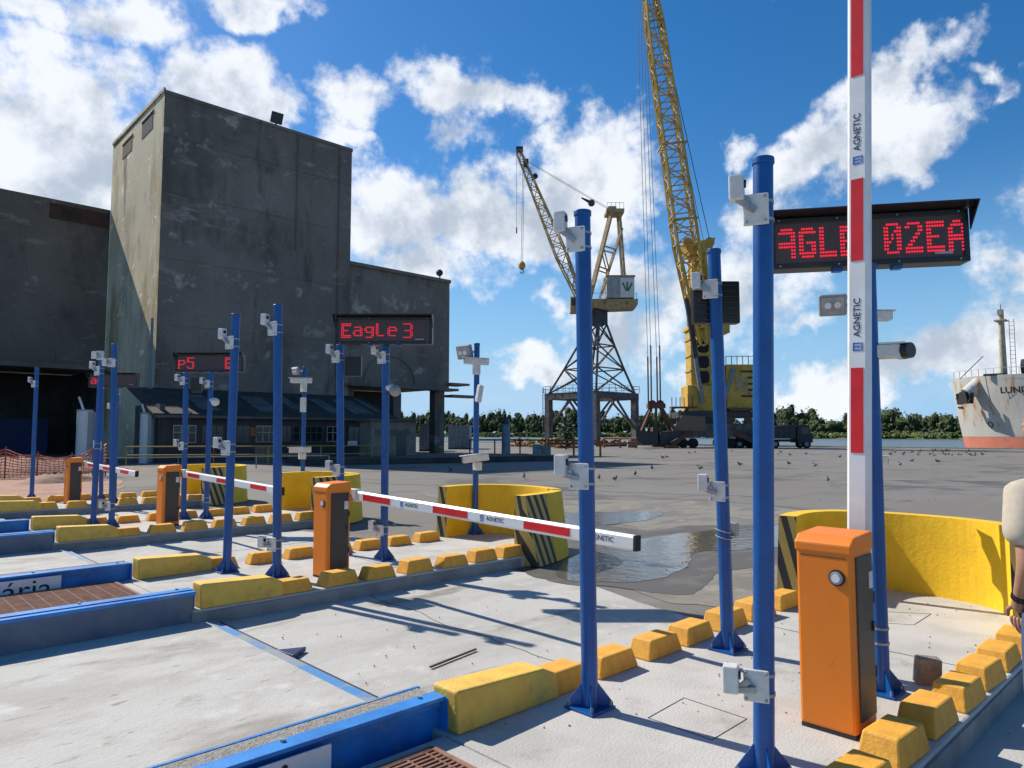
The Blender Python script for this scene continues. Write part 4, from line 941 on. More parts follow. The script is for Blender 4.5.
container(419, 432, 451, 72, 2.7, 'darker narrow container standing beneath the loading wing', 'cont', 4)
# white pillars with rods
for (x0, x1, yt, f, lb, rod) in ((77, 91, 411, 40, 'white and grey upright pillar with a rod on top, behind the small cabinet', (79, 397, 84)), (140, 150, 414, 43, 'slimmer dirty white pillar with a rod on top, left of the workshop', (142, 404, 145))):
    p = at((x0 + x1) / 2, 440, f); t = at((x0 + x1) / 2, yt, f); w = (x1 - x0) * f / F
    g = thing('gate_pillar', lb, 'pillar', (p.x, p.y, 0), 'upright pillars by the dark gateway')
    MB().tube((0, 0, 0), (0, 0, t.z), w * .5, 18).build('pillar_body', 'whitep', g, smooth=True)
    MB().tube((0, 0, t.z), (0, 0, t.z + .08), w * .53, 18).build('cap', 'greyp', g, smooth=True)
    MB().box(tuple(VR * (w * .45)) [:2] + (t.z * .5,), (w * .55, w * .6, t.z * .96), Matrix((VR, VF, UPV)).transposed()).build('grey_side_box', 'greyp', g, bevel=.02)  # grey box that makes the pillar's right half grey
    a = at(rod[2], yt, f) - Vector((p.x, p.y, 0)); b = at(rod[0], rod[1], f) - Vector((p.x, p.y, 0)); MB().tube(a, b, .06, 6).build('rod', 'whitep', g)
# railings
def railing(pl, h, label, mt, r=.035, post=2.4, rails=(1.0, .55)):
    P_ = [Vector((*UV((x - CX) * f / F, f), 0)) for x, f in pl]
    g = thing('railing', label, 'railing', P_[0])
    for a, b in zip(P_, P_[1:]):
        n = max(1, int((b - a).length / post))
        for i in range(n + 1):
            q = a.lerp(b, i / n) - P_[0]; MB().tube(q, q + UPV * h, r, 6).build('post', mt, g)
        for z in rails: MB().tube(a - P_[0] + UPV * h * z, b - P_[0] + UPV * h * z, r, 6).build('rail', mt, g)
railing([(128, 39.5), (215, 40.5), (372, 43)], 1.05, 'yellow tube railing in front of the workshop windows', 'rail')
railing([(60, 33), (180, 35), (330, 37.5)], .62, 'low dirty white pipe rail in front of the yellow railing', 'greyp', .03, 3.5, (1.0,))
railing([(470, 63), (520, 62), (545, 60)], 1.3, 'row of dark brown posts with a rail near the water, left of the near crane', 'rust', .07, 1.6, (.95,))
railing([(548, 57), (600, 55)], 1.25, 'orange painted rail barrier under the old portal crane', 'orail', .09, 2.0, (1.0, .8))
railing([(604, 90), (636, 88)], 1.2, 'red brown rail clutter beside the crane leg', 'orail', .12, 1.6, (1.0, .5))
# raised platform edge, shadow painted into its dark colour
p = [gp(300, 466)[:2], gp(560, 461)[:2]]
a = Vector((*p[0], 0)); b = Vector((*p[1], 0)); dv = (b - a).normalized(); nv = Vector((-dv.y, dv.x, 0)); nv = nv if nv.dot(VF) > 0 else -nv
o = MB().add([a, b, b + nv * 5, a + nv * 5, a + UPV * .35, b + UPV * .35, b + nv * 5 + UPV * .35, a + nv * 5 + UPV * .35], [(0, 3, 2, 1), (4, 5, 6, 7), (0, 1, 5, 4), (1, 2, 6, 5), (2, 3, 7, 6), (3, 0, 4, 7)]).build('raised_pavement', 'darkpave')
struct(o)
# crate, pillar, blocks
p = at(266, 455, 43.5)
g = thing('wooden_crate', 'weathered wooden crate standing before the yellow railing', 'crate', (p.x, p.y, 0), rz=YAW - R(90))
MB().box((0, 0, .5), (1.05, .9, 1.0)).build('box', 'wood', g, bevel=.02)
for i in range(5): MB().box((-.42 + i * .21, -.47, .5), (.16, .03, 1.02)).build('slat', 'wood', g)
p = at(506, 440, 56)
g = thing('concrete_pillar', 'weathered blue grey pillar standing alone near the river railing', 'pillar', (p.x, p.y, 0))
MB().tube((0, 0, 0), (0, 0, 2.5), .36, 14, r2=.33).build('pillar_body', 'cont', g, smooth=True); MB().tube((0, 0, 2.5), (0, 0, 3.1), .28, 12, r2=.2).build('pillar_head', 'darksteel', g, smooth=True)
for i, (x, f, w_, h_) in enumerate(((537, 56, .7, .95), (546, 56.5, .75, .8), (632, 92, 1.2, .8))):
    p = at(x, 450, f)
    o = MB().box((0, 0, h_ / 2), (w_, .8, h_), Euler((0, 0, YAW - R(90))).to_matrix(), .95).build('concrete_block', 'conc_b', loc=(p.x, p.y, 0), bevel=.04)
    tag(o, ['pale concrete block, left one of the pair by the orange rail', 'slightly lower concrete block, right one of the pair by the orange rail', 'far pale concrete block between the two cranes'][i], 'concrete block')
# rubble between posts and crane
for i, (x, f, w_, mt, lb) in enumerate(((542, 95, 2.2, 'rail', 'heap of yellow machine parts left of the portal crane leg'), (568, 88, 2.0, 'orail', 'heap of orange scrap beneath the portal crane'), (612, 100, 3.0, 'rust', 'heap of red brown scrap between the portal crane legs'), (520, 100, 1.6, 'orail', 'small rusty pile by the river posts'))):
    p = at(x, 440, f); m_ = MB(); rr = random.Random(i)
    for q in range(16):
        c = Vector((rr.uniform(-w_, w_), rr.uniform(-.8, .8), rr.uniform(.1, .8)))
        e = c + Vector((rr.uniform(-1.1, 1.1), rr.uniform(-.6, .6), rr.uniform(-.1, .5))); m_.bar(c, e, rr.uniform(.12, .3), rr.uniform(.12, .35))
    m_.box((0, 0, .15), (w_ * 1.8, 1.4, .3))
    tag(m_.build('scrap_heap', mt, loc=(p.x, p.y, 0)), lb, 'scrap heap', kind='stuff')
# bush under the crane
def leaf_blob(m_, c, rad, n, size, rnd, flat=1.0):
    for _ in range(n):
        v = Vector((rnd.gauss(0, 1), rnd.gauss(0, 1), rnd.gauss(0, 1))).normalized() * (rnd.random() ** .4)
        p = Vector(c) + Vector((v.x * rad[0], v.y * rad[1], v.z * rad[2])) * rnd.uniform(.8, 1.08)
        a = Vector((rnd.gauss(0, 1), rnd.gauss(0, 1), rnd.gauss(0, 1) * flat)).normalized(); b = a.orthogonal().normalized(); s_ = size * rnd.uniform(.5, 1.3)
        m_.add([p - a * s_ - b * s_ * .5, p + b * s_ * .6 - a * s_ * .2, p + a * s_, p - b * s_ * .8 + a * s_ * .1], [(0, 1, 2, 3)])
rn = random.Random(3); p = at(566, 440, 80); m_ = MB(); leaf_blob(m_, (0, 0, 1.8), (1.3, 1.3, 1.6), 500, .22, rn)
g = thing('bush', 'dark scrubby bush growing beneath the portal crane', 'bush', (p.x, p.y, 0)); m_.build('foliage', 'plantl', g, fix=False); MB().tube((0, 0, 0), (0, 0, 1.6), .1, 6).build('trunk', 'bark', g)
# ------------------------------------------------------------------ net fence and sand
pl = [(-120, 27), (-40, 27.5), (8, 28), (40, 28.2), (74, 28.5), (95, 29), (108, 30)]
g = thing('net_fence', 'sagging orange plastic net fence on the sand, far left', 'fence', (*UV((-120 - CX) * 27 / F, 27), 0))
org = Vector(g.location); m_ = MB(); P_ = [Vector((*UV((x - CX) * f / F, f), 0)) - org for x, f in pl]; tops = [1.15, 1.2, 1.15, .95, .9, 1.2, 1.35]
rn = random.Random(5)
for i in range(len(P_) - 1):
    n = max(3, int((P_[i + 1] - P_[i]).length / .14)); rows = 9
    grid = [[None] * (rows + 1) for _ in range(n + 1)]
    for j in range(n + 1):
        t = j / n; b = P_[i].lerp(P_[i + 1], t); top = tops[i] * (1 - t) + tops[i + 1] * t - .12 * math.sin(math.pi * t)
        for r_ in range(rows + 1):
            grid[j][r_] = b + UPV * (.05 + (top - .05) * r_ / rows) + Vector((rn.uniform(-.03, .03), rn.uniform(-.03, .03), rn.uniform(-.012, .012)))
    for j in range(n + 1):
        for r_ in range(rows + 1):
            if r_ < rows: m_.bar(grid[j][r_], grid[j][r_ + 1], .018, .018)
            if j < n: m_.bar(grid[j][r_], grid[j + 1][r_], .03 if r_ < rows else .05, .03)
m_.build('netting', 'net', g)
for q, t in zip(P_, tops): MB().tube(q, q + UPV * (t + .1), .03, 6).build('post', 'wood', g)
def heap(name, label, c, rx, ry, h, mt, seed):
    rn = random.Random(seed); vs = []; n, m = 26, 8
    for j in range(m + 1):
        r_ = j / m
        for i in range(n):
            t = 2 * math.pi * i / n; k = 1 + .15 * math.sin(3 * t + seed) + rn.uniform(-.06, .06)
            vs.append((rx * r_ * k * math.cos(t), ry * r_ * k * math.sin(t), max(0.0, h * (1 - r_ ** 1.4) * (1 + rn.uniform(-.12, .12)))))
    fs = [(j * n + i, j * n + (i + 1) % n, (j + 1) * n + (i + 1) % n, (j + 1) * n + i) for j in range(m) for i in range(n)]
    return tag(MB().add(vs, fs).build(name, mt, loc=c, smooth=True), label, 'sand heap', kind='stuff')
c = at(20, 440, 31); heap('sand_heap', 'long heap of pinkish sand behind the net fence', (c.x, c.y, 0), 4.5, 2.2, .75, 'sand', 1)
c = at(60, 440, 26); heap('sand_heap', 'low mound of pinkish sand in front of the net fence', (c.x, c.y, 0), 1.6, .9, .35, 'sand', 2)
# ------------------------------------------------------------------ old portal crane
def lattice(m_, a4, b4, nb, r, rb=None, diag=True):
    """four-chord lattice from corner list a4 to b4"""
    rb = rb or r * .55
    for a, b in zip(a4, b4): m_.bar(a, b, r * 2)
    for i in range(nb + 1):
        t = i / nb; q = [Vector(a).lerp(Vector(b), t) for a, b in zip(a4, b4)]
        for k in range(4): m_.bar(q[k], q[(k + 1) % 4], rb * 2)
        if i < nb and diag:
            q2 = [Vector(a).lerp(Vector(b), (i + 1) / nb) for a, b in zip(a4, b4)]
            for k in range(4):
                j = (k + 1) % 4
                if i % 2: m_.bar(q[k], q2[j], rb * 2)
                else: m_.bar(q[j], q2[k], rb * 2)
    return m_
g = thing('portal_crane', 'old rusty portal crane on four legs with its jib leaning left', 'crane', (92.4, 76.7, 0))
e = 5.1; zb = 8.0
for sx in (-1, 1):
    for sy in (-1, 1):
        l_ = MB().box((sx * e, sy * e, zb / 2 + .3), (1.0, 1.0, zb - .6), taper=.95).build('leg', 'cranegrey', g)
        MB().box((sx * e, sy * e, .35), (1.3, 1.9, .7)).build('wheel_bogie', 'rust', l_)
for s_ in (-1, 1):
    MB().box((s_ * e, 0, zb), (.9, 2 * e + 1.1, 1.1)).build('portal_beam', 'cranegrey', g); MB().box((0, s_ * e, zb + .02), (2 * e - .9, .9, 1.06)).build('portal_beam', 'cranegrey', g)
    MB().bar((s_ * e, -e + .5, 3.0), (s_ * e, 0, zb - .4), .28).bar((s_ * e, e - .5, 3.0), (s_ * e, 0, zb - .4), .28).build('knee_brace', 'cranegrey', g)
    MB().bar((-e + .5, s_ * e, 3.0), (0, s_ * e, zb - .4), .28).bar((e - .5, s_ * e, 3.0), (0, s_ * e, zb - .4), .28).build('knee_brace', 'cranegrey', g)
cr = ((-1, -1), (1, -1), (1, 1), (-1, 1)); m_ = MB()
lv = [(zb + .5, e), (12.6, e * .70), (16.6, e * .43), (20.3, e * .20)]
for (z0, r0), (z1, r1) in zip(lv, lv[1:]):
    sh_ = lambda z: VR * (1.2 * (z - zb) / 12.3)
    A4 = [Vector((x * r0, y * r0, z0)) + sh_(z0) for x, y in cr]; B4 = [Vector((x * r1, y * r1, z1)) + sh_(z1) for x, y in cr]
    for k in range(4):
        j = (k + 1) % 4; m_.bar(A4[k], B4[k], .34); m_.bar(B4[k], B4[j], .2); mid = (A4[k] + A4[j]) / 2
        m_.bar(A4[k], B4[j], .19) ; m_.bar(A4[j], B4[k], .19)
m_.build('lattice_tower', 'cranegrey', g)
m_ = MB()
for k in range(4):
    a = Vector((cr[k][0] * (e + .6), cr[k][1] * (e + .6), zb + .6)); b = Vector((cr[(k + 1) % 4][0] * (e + .6), cr[(k + 1) % 4][1] * (e + .6), zb + .6))
    for i in range(8): m_.tube(a.lerp(b, i / 7), a.lerp(b, i / 7) + UPV * 1.1, .04, 4)
    for z in (.6, 1.1): m_.tube(a + UPV * z, b + UPV * z, .04, 4)
m_.build('gallery_rail', 'cranegrey', g)
m_ = MB().path([Vector((-e - .8, e, 0.2)), Vector((-e - .8, e, zb + 1.4))], .06, 4).path([Vector((-e - .8, e + .6, 0.2)), Vector((-e - .8, e + .6, zb + 1.4))], .06, 4)
for i in range(16): m_.bar((-e - .8, e, .5 + i * .55), (-e - .8, e + .6, .5 + i * .55), .05)
m_.build('ladder', 'cranegrey', g)
MB().box(VR * 1.2 + UPV * 21.4, (2.3, 2.3, 2.3)).tube(VR * 1.2 + UPV * 20, VR * 1.2 + UPV * 23, 1.0, 12).build('turntable_neck', 'darksteel', g)
X = VR; Yc = VF; rot = Matrix((X, Yc, UPV)).transposed(); L3 = lambda x, y, z: X * (x + 1.7) + Yc * y + UPV * z
MB().box(L3(.6, 0, 23.9), (10.8, 3.4, .9), rot).build('slewing_deck', 'craneold', g)
MB().extr([L3(-4.8, -1.6, 23.5), L3(6.0, -1.6, 23.5), L3(5.6, -1.6, 22.8), L3(0.4, -1.6, 22.6)], Yc * 3.2).build('deck_girder', 'craneold', g)
M['palehouse'] = mat('pale_house_paint', (0.36, 0.38, 0.38), (0.27, 0.28, 0.28), 1.5, .6, dirt=(0.25, 0.15, 0.08), dscale=1.1)
hs_ = MB().box(L3(3.1, -.1, 26.3), (4.6, 3.6, 3.6), rot).build('machinery_house', 'palehouse', g)
pn = MB().box(L3(4.2, -1.95, 26.2), (2.3, .06, 3.3), rot).build('side_panel', 'whitep', hs_)
for dx, dz, a_ in ((-.45, 0, 25), (0, .1, 0), (.45, 0, -25)): MB().box(L3(4.2 + dx, -2.0, 26.3 + dz), (.28, .05, 1.5), rot @ Euler((0, R(-a_), 0)).to_matrix()).build('logo_mark', 'green', pn)
MB().box(L3(3.1, -.1, 28.2), (4.9, 3.9, .2), rot).build('house_roof', 'craneold', hs_)
MB().box(L3(-4.4, -.6, 23.4), (1.8, 2.2, 2.6), rot).build('driver_cab', 'craneold', g)
MB().box(L3(-4.4, -1.75, 23.8), (1.4, .05, 1.2), rot).build('cab_window', 'glass', g)
m_ = MB()
for i in range(8): m_.tube(L3(-4.7 + i * 1.5, -1.7, 24.3), L3(-4.7 + i * 1.5, -1.7, 25.3), .04, 4)
m_.tube(L3(-4.7, -1.7, 25.3), L3(5.8, -1.7, 25.3), .04, 4); m_.build('deck_rail', 'craneold', g)
m_ = MB()
for y in (-1.3, 1.3):
    m_.bar(L3(-2.0, y, 24.4), L3(1.8, y, 39.2), .55, .42).bar(L3(3.9, y, 28.2), L3(3.2, y, 39.2), .3, .3).bar(L3(-.1, y, 25.0), L3(3.6, y, 36.5), .3, .25)
    m_.bar(L3(-.6, y, 30), L3(1.3, y, 29.3), .2).bar(L3(.3, y, 33.5), L3(2.6, y, 32.8), .2)
    m_.bar(L3(.3, y, 33.5), L3(1.3, y, 29.3), .16)
for x, z in ((-1.3, 27), (-.3, 31), (.6, 34.6), (1.6, 38.5), (3.3, 38.5)): m_.bar(L3(x, -1.3, z), L3(x, 1.3, z), .25)
m_.build('a_frame', 'craneold', g)
MB().box(L3(2.4, 0, 39.5), (3.0, 3.4, .6), rot).box(L3(2.0, 0, 40.1), (1.4, 1.6, .8), rot).build('sheave_head', 'craneold', g)
m_ = MB()
for i in range(5): m_.tube(L3(1 + i * .7, -1.7, 39.8), L3(1 + i * .7, -1.7, 40.8), .035, 4)
m_.tube(L3(1, -1.7, 40.8), L3(3.8, -1.7, 40.8), .035, 4).build('head_rail', 'craneold', g)
# jib
Jf = (-3.6, 24.6); Jt = (-14.0, 50.4); jd = Vector((Jt[0] - Jf[0], 0, Jt[1] - Jf[1])).normalized(); jn = Vector((jd.z, 0, -jd.x))
def jc(t, w, d_):
    c = Vector((Jf[0] + (Jt[0] - Jf[0]) * t, 0, Jf[1] + (Jt[1] - Jf[1]) * t))
    return [L3(*(c + jn * sx * w / 2 + Vector((0, sy * d_ / 2, 0)))) for sx, sy in cr]
m_ = MB(); lattice(m_, jc(0, .7, 2.4), jc(.3, 1.9, 2.0), 4, .12, .06); lattice(m_, jc(.3, 1.9, 2.0), jc(1, .8, .8), 11, .11, .055); m_.build('jib', 'craneold', g)
MB().box(L3(-13.8, 0, 50.7), (1.2, .9, .8), rot).build('jib_head', 'darksteel', g); MB().box(L3(-12.7, 0, 48.3), (.9, 1.0, 1.2), rot).build('sheave_box', 'darksteel', g); MB().sph(L3(-11.1, 0, 46.0), .5, 8, 6).build('sheave', 'darksteel', g)
for y in (-.3, .3): MB().tube(L3(-13.4, y, 49.2), L3(1.9, y, 40.0), .035, 5).build('luffing_rope', 'darksteel', g)
MB().sph(L3(-1.5, -.3, 41.2), .62, 10, 8).tube(L3(-3.2, -.3, 42.1), L3(-1.5, -.3, 41.2), .12, 6, r2=.35).build('rope_weight', 'darksteel', g)
for x, z in ((-15.0, 48.5), (-13.3, 47.0)):
    pass
for q in (-.12, .12): MB().tube(L3(-13.1 + q, 0, 48.6), L3(-13.4 + q, 0, 31.0), .035, 5).build('hoist_rope', 'darksteel', g)
MB().tube(L3(-14.3, 0, 50.4), L3(-14.3, 0, 36.8), .03, 5).tube(L3(-14.3, 0, 37), L3(-14.3, 0, 36.0), .12, 6).build('side_rope', 'darksteel', g)
hk = MB().sph(L3(-13.4, 0, 30.4), .62, 10, 8, (1, 1, 1.2)).build('hook_block', 'craney', g)
m_ = MB()
for i in range(6):
    t0 = R(90 - 45 * i); t1 = R(90 - 45 * (i + 1)); m_.tube(L3(-13.4 + .3 * math.cos(t0), 0, 29.35 + .3 * math.sin(t0)), L3(-13.4 + .3 * math.cos(t1), 0, 29.35 + .3 * math.sin(t1)), .08, 6)
m_.build('hook', 'darksteel', hk)
# ------------------------------------------------------------------ yellow mobile harbour crane
ox, oy = UV((705 - CX) * 92 / F, 92); L3 = lambda x, y, z: X * x + Yc * y + UPV * z
g = thing('harbour_crane', 'yellow mobile harbour crane with tall lattice boom reaching out of the top', 'crane', (ox, oy, 0))
K = 92 / F
hx = lambda px: (px - 705) * K
hz_ = lambda py: at(705, py, 92).z
B = lambda x0, x1, y0, y1, d0, d1, m: m.box(L3((hx(x0) + hx(x1)) / 2, (d0 + d1) / 2, (hz_(y0) + hz_(y1)) / 2), (abs(hx(x1) - hx(x0)), d1 - d0, abs(hz_(y0) - hz_(y1))), rot)
B(676, 745, 424, 437, -3.2, 3.2, MB()).build('chassis', 'cranegrey', g)
for sx in (-1, 1):
    for sy in (-1, 1):
        for q in range(3):
            c = L3(sx * 3.6 + (q - 1) * 1.25 , sy * 2.8, .62); MB().tube(c - Yc * .3, c + Yc * .3, .62, 14).build('wheel', 'rubber', g)
        MB().bar(L3(sx * 2.4, sy * 2.9, 2.3), L3(sx * 5.4, sy * 4.4, .5), .5, .6).box(L3(sx * 5.4, sy * 4.4, .2), (1.5, 1.5, .35), rot).build('outrigger', 'rust', g)
MB().extr([L3(hx(667), -3.4, 2.1), L3(hx(698), -3.4, 2.1), L3(hx(698), -3.4, 3.9), L3(hx(676), -3.4, 4.1)], Yc * .5).build('side_ballast', 'wood', g)
MB().tube(L3(0, 0, 2.7), L3(0, 0, 3.9), 2.3, 24).build('slew_ring', 'darksteel', g)
B(676, 750, 412, 418, -2.6, 2.6, MB()).build('slewing_platform', 'darksteel', g)
B(684, 714, 386, 412, -2.1, 1.6, MB()).build('tower_foot', 'craney', g, bevel=.15)
B(689, 713, 329, 388, -1.4, 1.4, MB()).build('tower', 'craney', g, bevel=.12)
for y in (348, 363, 378):
    c = L3(hx(701.5), -1.41, hz_(y)); MB().extr([c + X * (.72 * abs(math.cos(t)) ** .6 * (1 if math.cos(t) > 0 else -1)) + UPV * (.8 * abs(math.sin(t)) ** .6 * (1 if math.sin(t) > 0 else -1)) for t in [2 * math.pi * i / 20 for i in range(20)]], -Yc * .04).build('tower_opening', 'rubber', g)
m_ = MB(); lattice(m_, [L3(x, y, hz_(330)) for x, y in ((-1.6, -1.2), (.7, -1.2), (.7, 1.2), (-1.6, 1.2))], [L3(x, y, hz_(256)) for x, y in ((-1.3, -.9), (.1, -.9), (.1, .9), (-1.3, .9))], 5, .2, .1)
m_.build('tower_lattice', 'craney', g); B(694, 702, 258, 330, -.5, .7, MB()).build('tower_core', 'craney', g)
m_ = MB(); B(687, 714, 328, 331, -1.8, 1.8, m_)
for i in range(6): m_.tube(L3(-2.2 + i * .65, -1.8, hz_(329)), L3(-2.2 + i * .65, -1.8, hz_(320)), .05, 4)
m_.tube(L3(-2.2, -1.8, hz_(320)), L3(1.1, -1.8, hz_(320)), .05, 4).build('cab_gallery', 'craney', g)
B(706, 729, 318, 334, -1.2, 1.2, MB()).build('side_arm', 'craney', g, bevel=.1)
m_ = MB(); m_.extr([L3(hx(685), -1.3, hz_(247)), L3(hx(716), -1.3, hz_(240)), L3(hx(712), -1.3, hz_(254)), L3(hx(690), -1.3, hz_(257))], Yc * 2.6); m_.build('tower_head', 'craney', g)
for x in (690, 712): c = L3(hx(x), 0, hz_(243)); MB().tube(c - Yc * .5, c + Yc * .5, .65, 16).build('sheave', 'craneold', g)
hb = B(722, 750, 366, 409, -2.2, 2.4, MB()).build('engine_house', 'craney', g, bevel=.1)
B(714, 724, 368, 411, -1.8, 1.8, MB()).build('dark_infill', 'darksteel', hb)  # dark box filling the gap between tower and engine house
for i in range(5): B(736, 748, 372 + i * 6, 374 + i * 6, -2.26, -2.2, MB()).build('vent', 'darksteel', hb)
m_ = MB().bar(L3(hx(716), -2.5, hz_(408)), L3(hx(729), -2.5, hz_(370)), .12, .5); m_.build('stair', 'cont', g)
m_ = MB()
for i in range(6): m_.tube(L3(hx(722 + i * 5.5), -2.1, hz_(366)), L3(hx(722 + i * 5.5), -2.1, hz_(358)), .05, 4)
m_.tube(L3(hx(722), -2.1, hz_(358)), L3(hx(750), -2.1, hz_(358)), .05, 4).build('roof_rail', 'darksteel', hb)
m_ = MB(); m_.box(L3(hx(680), -1.6, hz_(408)), (3.2, 1.6, .2), rot)
for i in range(6): m_.tube(L3(hx(668 + i * 4), -2.3, hz_(408)), L3(hx(668 + i * 4), -2.3, hz_(398)), .05, 4)
m_.build('front_gallery', 'rust', g)
B(690, 704, 309, 327, -2.3, -1.2, MB()).build('operator_cab', 'craneold', g, bevel=.08)
B(691.5, 702, 311, 318, -2.34, -2.3, MB()).build('cab_window', 'glass', g)
for q in (-1, 1): MB().bar(L3(hx(684), q * 1.6, hz_(410)), L3(hx(672), q * 2.0, hz_(428)), .3, .4).build('support_strut', 'cranegrey', g)
MB().bar(L3(hx(716), -1.9, hz_(386)), L3(hx(710), -1.5, hz_(332)), .16, .2).build('back_stay', 'craneold', g)
for y_ in (340, 356, 371): B(688, 714, y_, y_ + 1.2, -1.5, 1.5, MB()).build('tower_flange', 'craneold', g)
m_ = MB()
for i in range(22): m_.bar(L3(hx(712.5), -1.5, hz_(388 - i * 2.6)), L3(hx(715.5), -1.5, hz_(388 - i * 2.6)), .05)
m_.bar(L3(hx(712.5), -1.5, hz_(390)), L3(hx(712.5), -1.5, hz_(330)), .06).bar(L3(hx(715.5), -1.5, hz_(390)), L3(hx(715.5), -1.5, hz_(330)), .06).build('tower_ladder', 'craneold', g)
B(731, 742, 378, 392, -2.3, -2.22, MB()).build('house_door', 'craneold', hb)
B(723, 749, 409, 411.5, -2.9, 2.9, MB()).build('house_walkway', 'rust', hb)
for x_ in (672, 720, 738): B(x_, x_ + 6, 418, 424, -2.9, -2.3, MB()).build('equipment_box', ('rust', 'craneold', 'cont')[x_ % 3], g)
# boom
Bf = (hx(698), hz_(348)); Bt = (hx(652), hz_(-1)); bd = Vector((Bt[0] - Bf[0], 0, Bt[1] - Bf[1])).normalized(); bn = Vector((bd.z, 0, -bd.x))
def bc4(t, w, d_, fwd=-2.0):
    c = Vector((Bf[0] + (Bt[0] - Bf[0]) * t, fwd, Bf[1] + (Bt[1] - Bf[1]) * t))
    return [L3(*(c + bn * sx * w / 2 + Vector((0, sy * d_ / 2, 0)))) for sx, sy in cr]
m_ = MB(); lattice(m_, bc4(0, .7, 2.6), bc4(.28, 2.75, 2.3), 6, .15, .07); lattice(m_, bc4(.28, 2.75, 2.3), bc4(.9, 2.0, 1.8), 16, .14, .065); lattice(m_, bc4(.9, 2.0, 1.8), bc4(1, 1.3, 1.4), 3, .14, .065)
m_.build('boom', 'craney', g)
c = L3(Bt[0], -2.0, Bt[1]); MB().box(c, (2.3, 1.6, 1.0), rot).tube(c - Yc * .9 - X * .9, c + Yc * .9 - X * .9, .8, 14).tube(c - Yc * .7 + X * .9 + UPV * .3, c + Yc * .7 + X * .9 + UPV * .3, .7, 14).build('boom_head', 'darksteel', g)
m_ = MB()
for t in (.34, .55): q = bc4(t, 3.2, 2.6); m_.bar(q[0], q[1], .22).bar(q[0], q[3], .15).bar(q[1], q[2], .15)
m_.build('boom_walkway', 'craneold', g)
for i, (xa, xb) in enumerate(((659, 712), (656, 707), (654, 704))):
    MB().tube(L3(hx(xa), -1.4 + i * .4, hz_(2)), L3(hx(xb), -.6 + i * .5, hz_(243)), .05 if i == 0 else .035, 5).build('pendant_rope', 'darksteel', g)
MB().tube(L3(hx(684), -2.4, hz_(302)), L3(hx(697.5), -2.4, hz_(404)), .28, 12).build('luffing_cylinder', 'cont', g, smooth=True)
MB().tube(L3(hx(684), -2.4, hz_(302)), L3(hx(692), -2.4, hz_(360)), .36, 12).build('cylinder_sleeve', 'darksteel', g, smooth=True)
MB().path([L3(hx(676), -2.2, hz_(247)), L3(hx(684), -2.4, hz_(302))], .12, 6).build('cylinder_link', 'craney', g)
# grab
gx, gy = UV((656 - CX) * 90 / F, 90)
g2 = thing('clamshell_grab', 'rusty four-legged clamshell grab hanging on ropes beside the yellow crane', 'grab', (gx, gy, 0))
KK = 90 / F; zz = lambda y: at(656, y, 90).z; xx = lambda x: (x - 656) * KK
MB().box(L3(0, 0, zz(406)), (2.2, 1.2, .6), rot).tube(L3(-.5, -.3, zz(404)), L3(-.5, .3, zz(404)), .5, 12).tube(L3(.5, -.3, zz(404)), L3(.5, .3, zz(404)), .5, 12).build('head_block', 'rust', g2)
for sx in (-1, 1):
    for sy in (-1, 1): MB().bar(L3(sx * .6, sy * .3, zz(407)), L3(sx * 2.1, sy * 1.3, zz(431)), .3, .3).build('arm', 'rust', g2)
    MB().extr([L3(sx * .15, -1.6, zz(432)), L3(sx * 2.9, -1.6, zz(430)), L3(sx * 2.8, -1.6, zz(439)), L3(sx * 2.0, -1.6, zz(445)), L3(sx * .15, -1.6, zz(445))], Yc * 3.2).build('bucket_shell', 'darksteel', g2)
MB().tube(L3(0, 0, zz(406)), L3(0, 0, zz(432)), .16, 8).box(L3(0, 0, zz(430)), (1.2, 1.6, .7), rot).build('centre_block', 'rust', g2)
for i, x in enumerate((648, 652, 657, 661)):
    MB().tube(L3(xx(x), (-.3, .3)[i % 2], zz(404)), L3(xx(x), (-.3, .3)[i % 2], zz(345 + (12, 0, 12, 0)[i])), .10, 6).build('chain', 'rust', g2)
for i, (x0, x1) in enumerate(((648, 642), (652, 646), (657, 647.5), (661, 651))):
    MB().tube(L3(xx(x0), (-.3, .3)[i % 2], zz(346 + (12, 0, 12, 0)[i])), L3(xx(x1), (-.3, .3)[i % 2], zz(4)), .034, 5).build('hoist_rope', 'darksteel', g2)
# ------------------------------------------------------------------ trucks
def wheel(par, c, r, w):
    o = MB().tube(c - Yc * w / 2, c + Yc * w / 2, r, 16).build('wheel', 'rubber', par, bevel=.05); MB().tube(c - Yc * (w / 2 + .02), c - Yc * w / 2, r * .5, 12).build('rim', 'greyp', o)
f = 88.0; K2 = f / F; tx_, ty_ = UV((788 - CX) * f / F, f)
g = thing('dump_truck', 'dark dump truck parked on the quay with its cab facing right', 'truck', (tx_, ty_, 0))
q = lambda x: (x - 788) * K2
MB().box(L3(q(781), 0, .95), (q(804) - q(757), 1.0, .3), rot).build('chassis', 'darksteel', g)
MB().extr([L3(q(757), -1.25, 1.2), L3(q(791), -1.25, 1.2), L3(q(791), -1.25, 2.75), L3(q(788), -1.25, 2.9), L3(q(757), -1.25, 2.5)], Yc * 2.5).build('tipper_body', 'darksteel', g)
for i in range(6): MB().box(L3(q(759 + i * 5.6), -1.29, 1.95), (.12, .08, 1.35), rot).build('body_rib', 'cranegrey', g)
cb = MB().extr([L3(q(792.5), -1.2, .7), L3(q(808), -1.2, .7), L3(q(808), -1.2, 1.7), L3(q(804), -1.2, 2.75), L3(q(793), -1.2, 2.85)], Yc * 2.4).build('cab', 'black', g, bevel=.06)
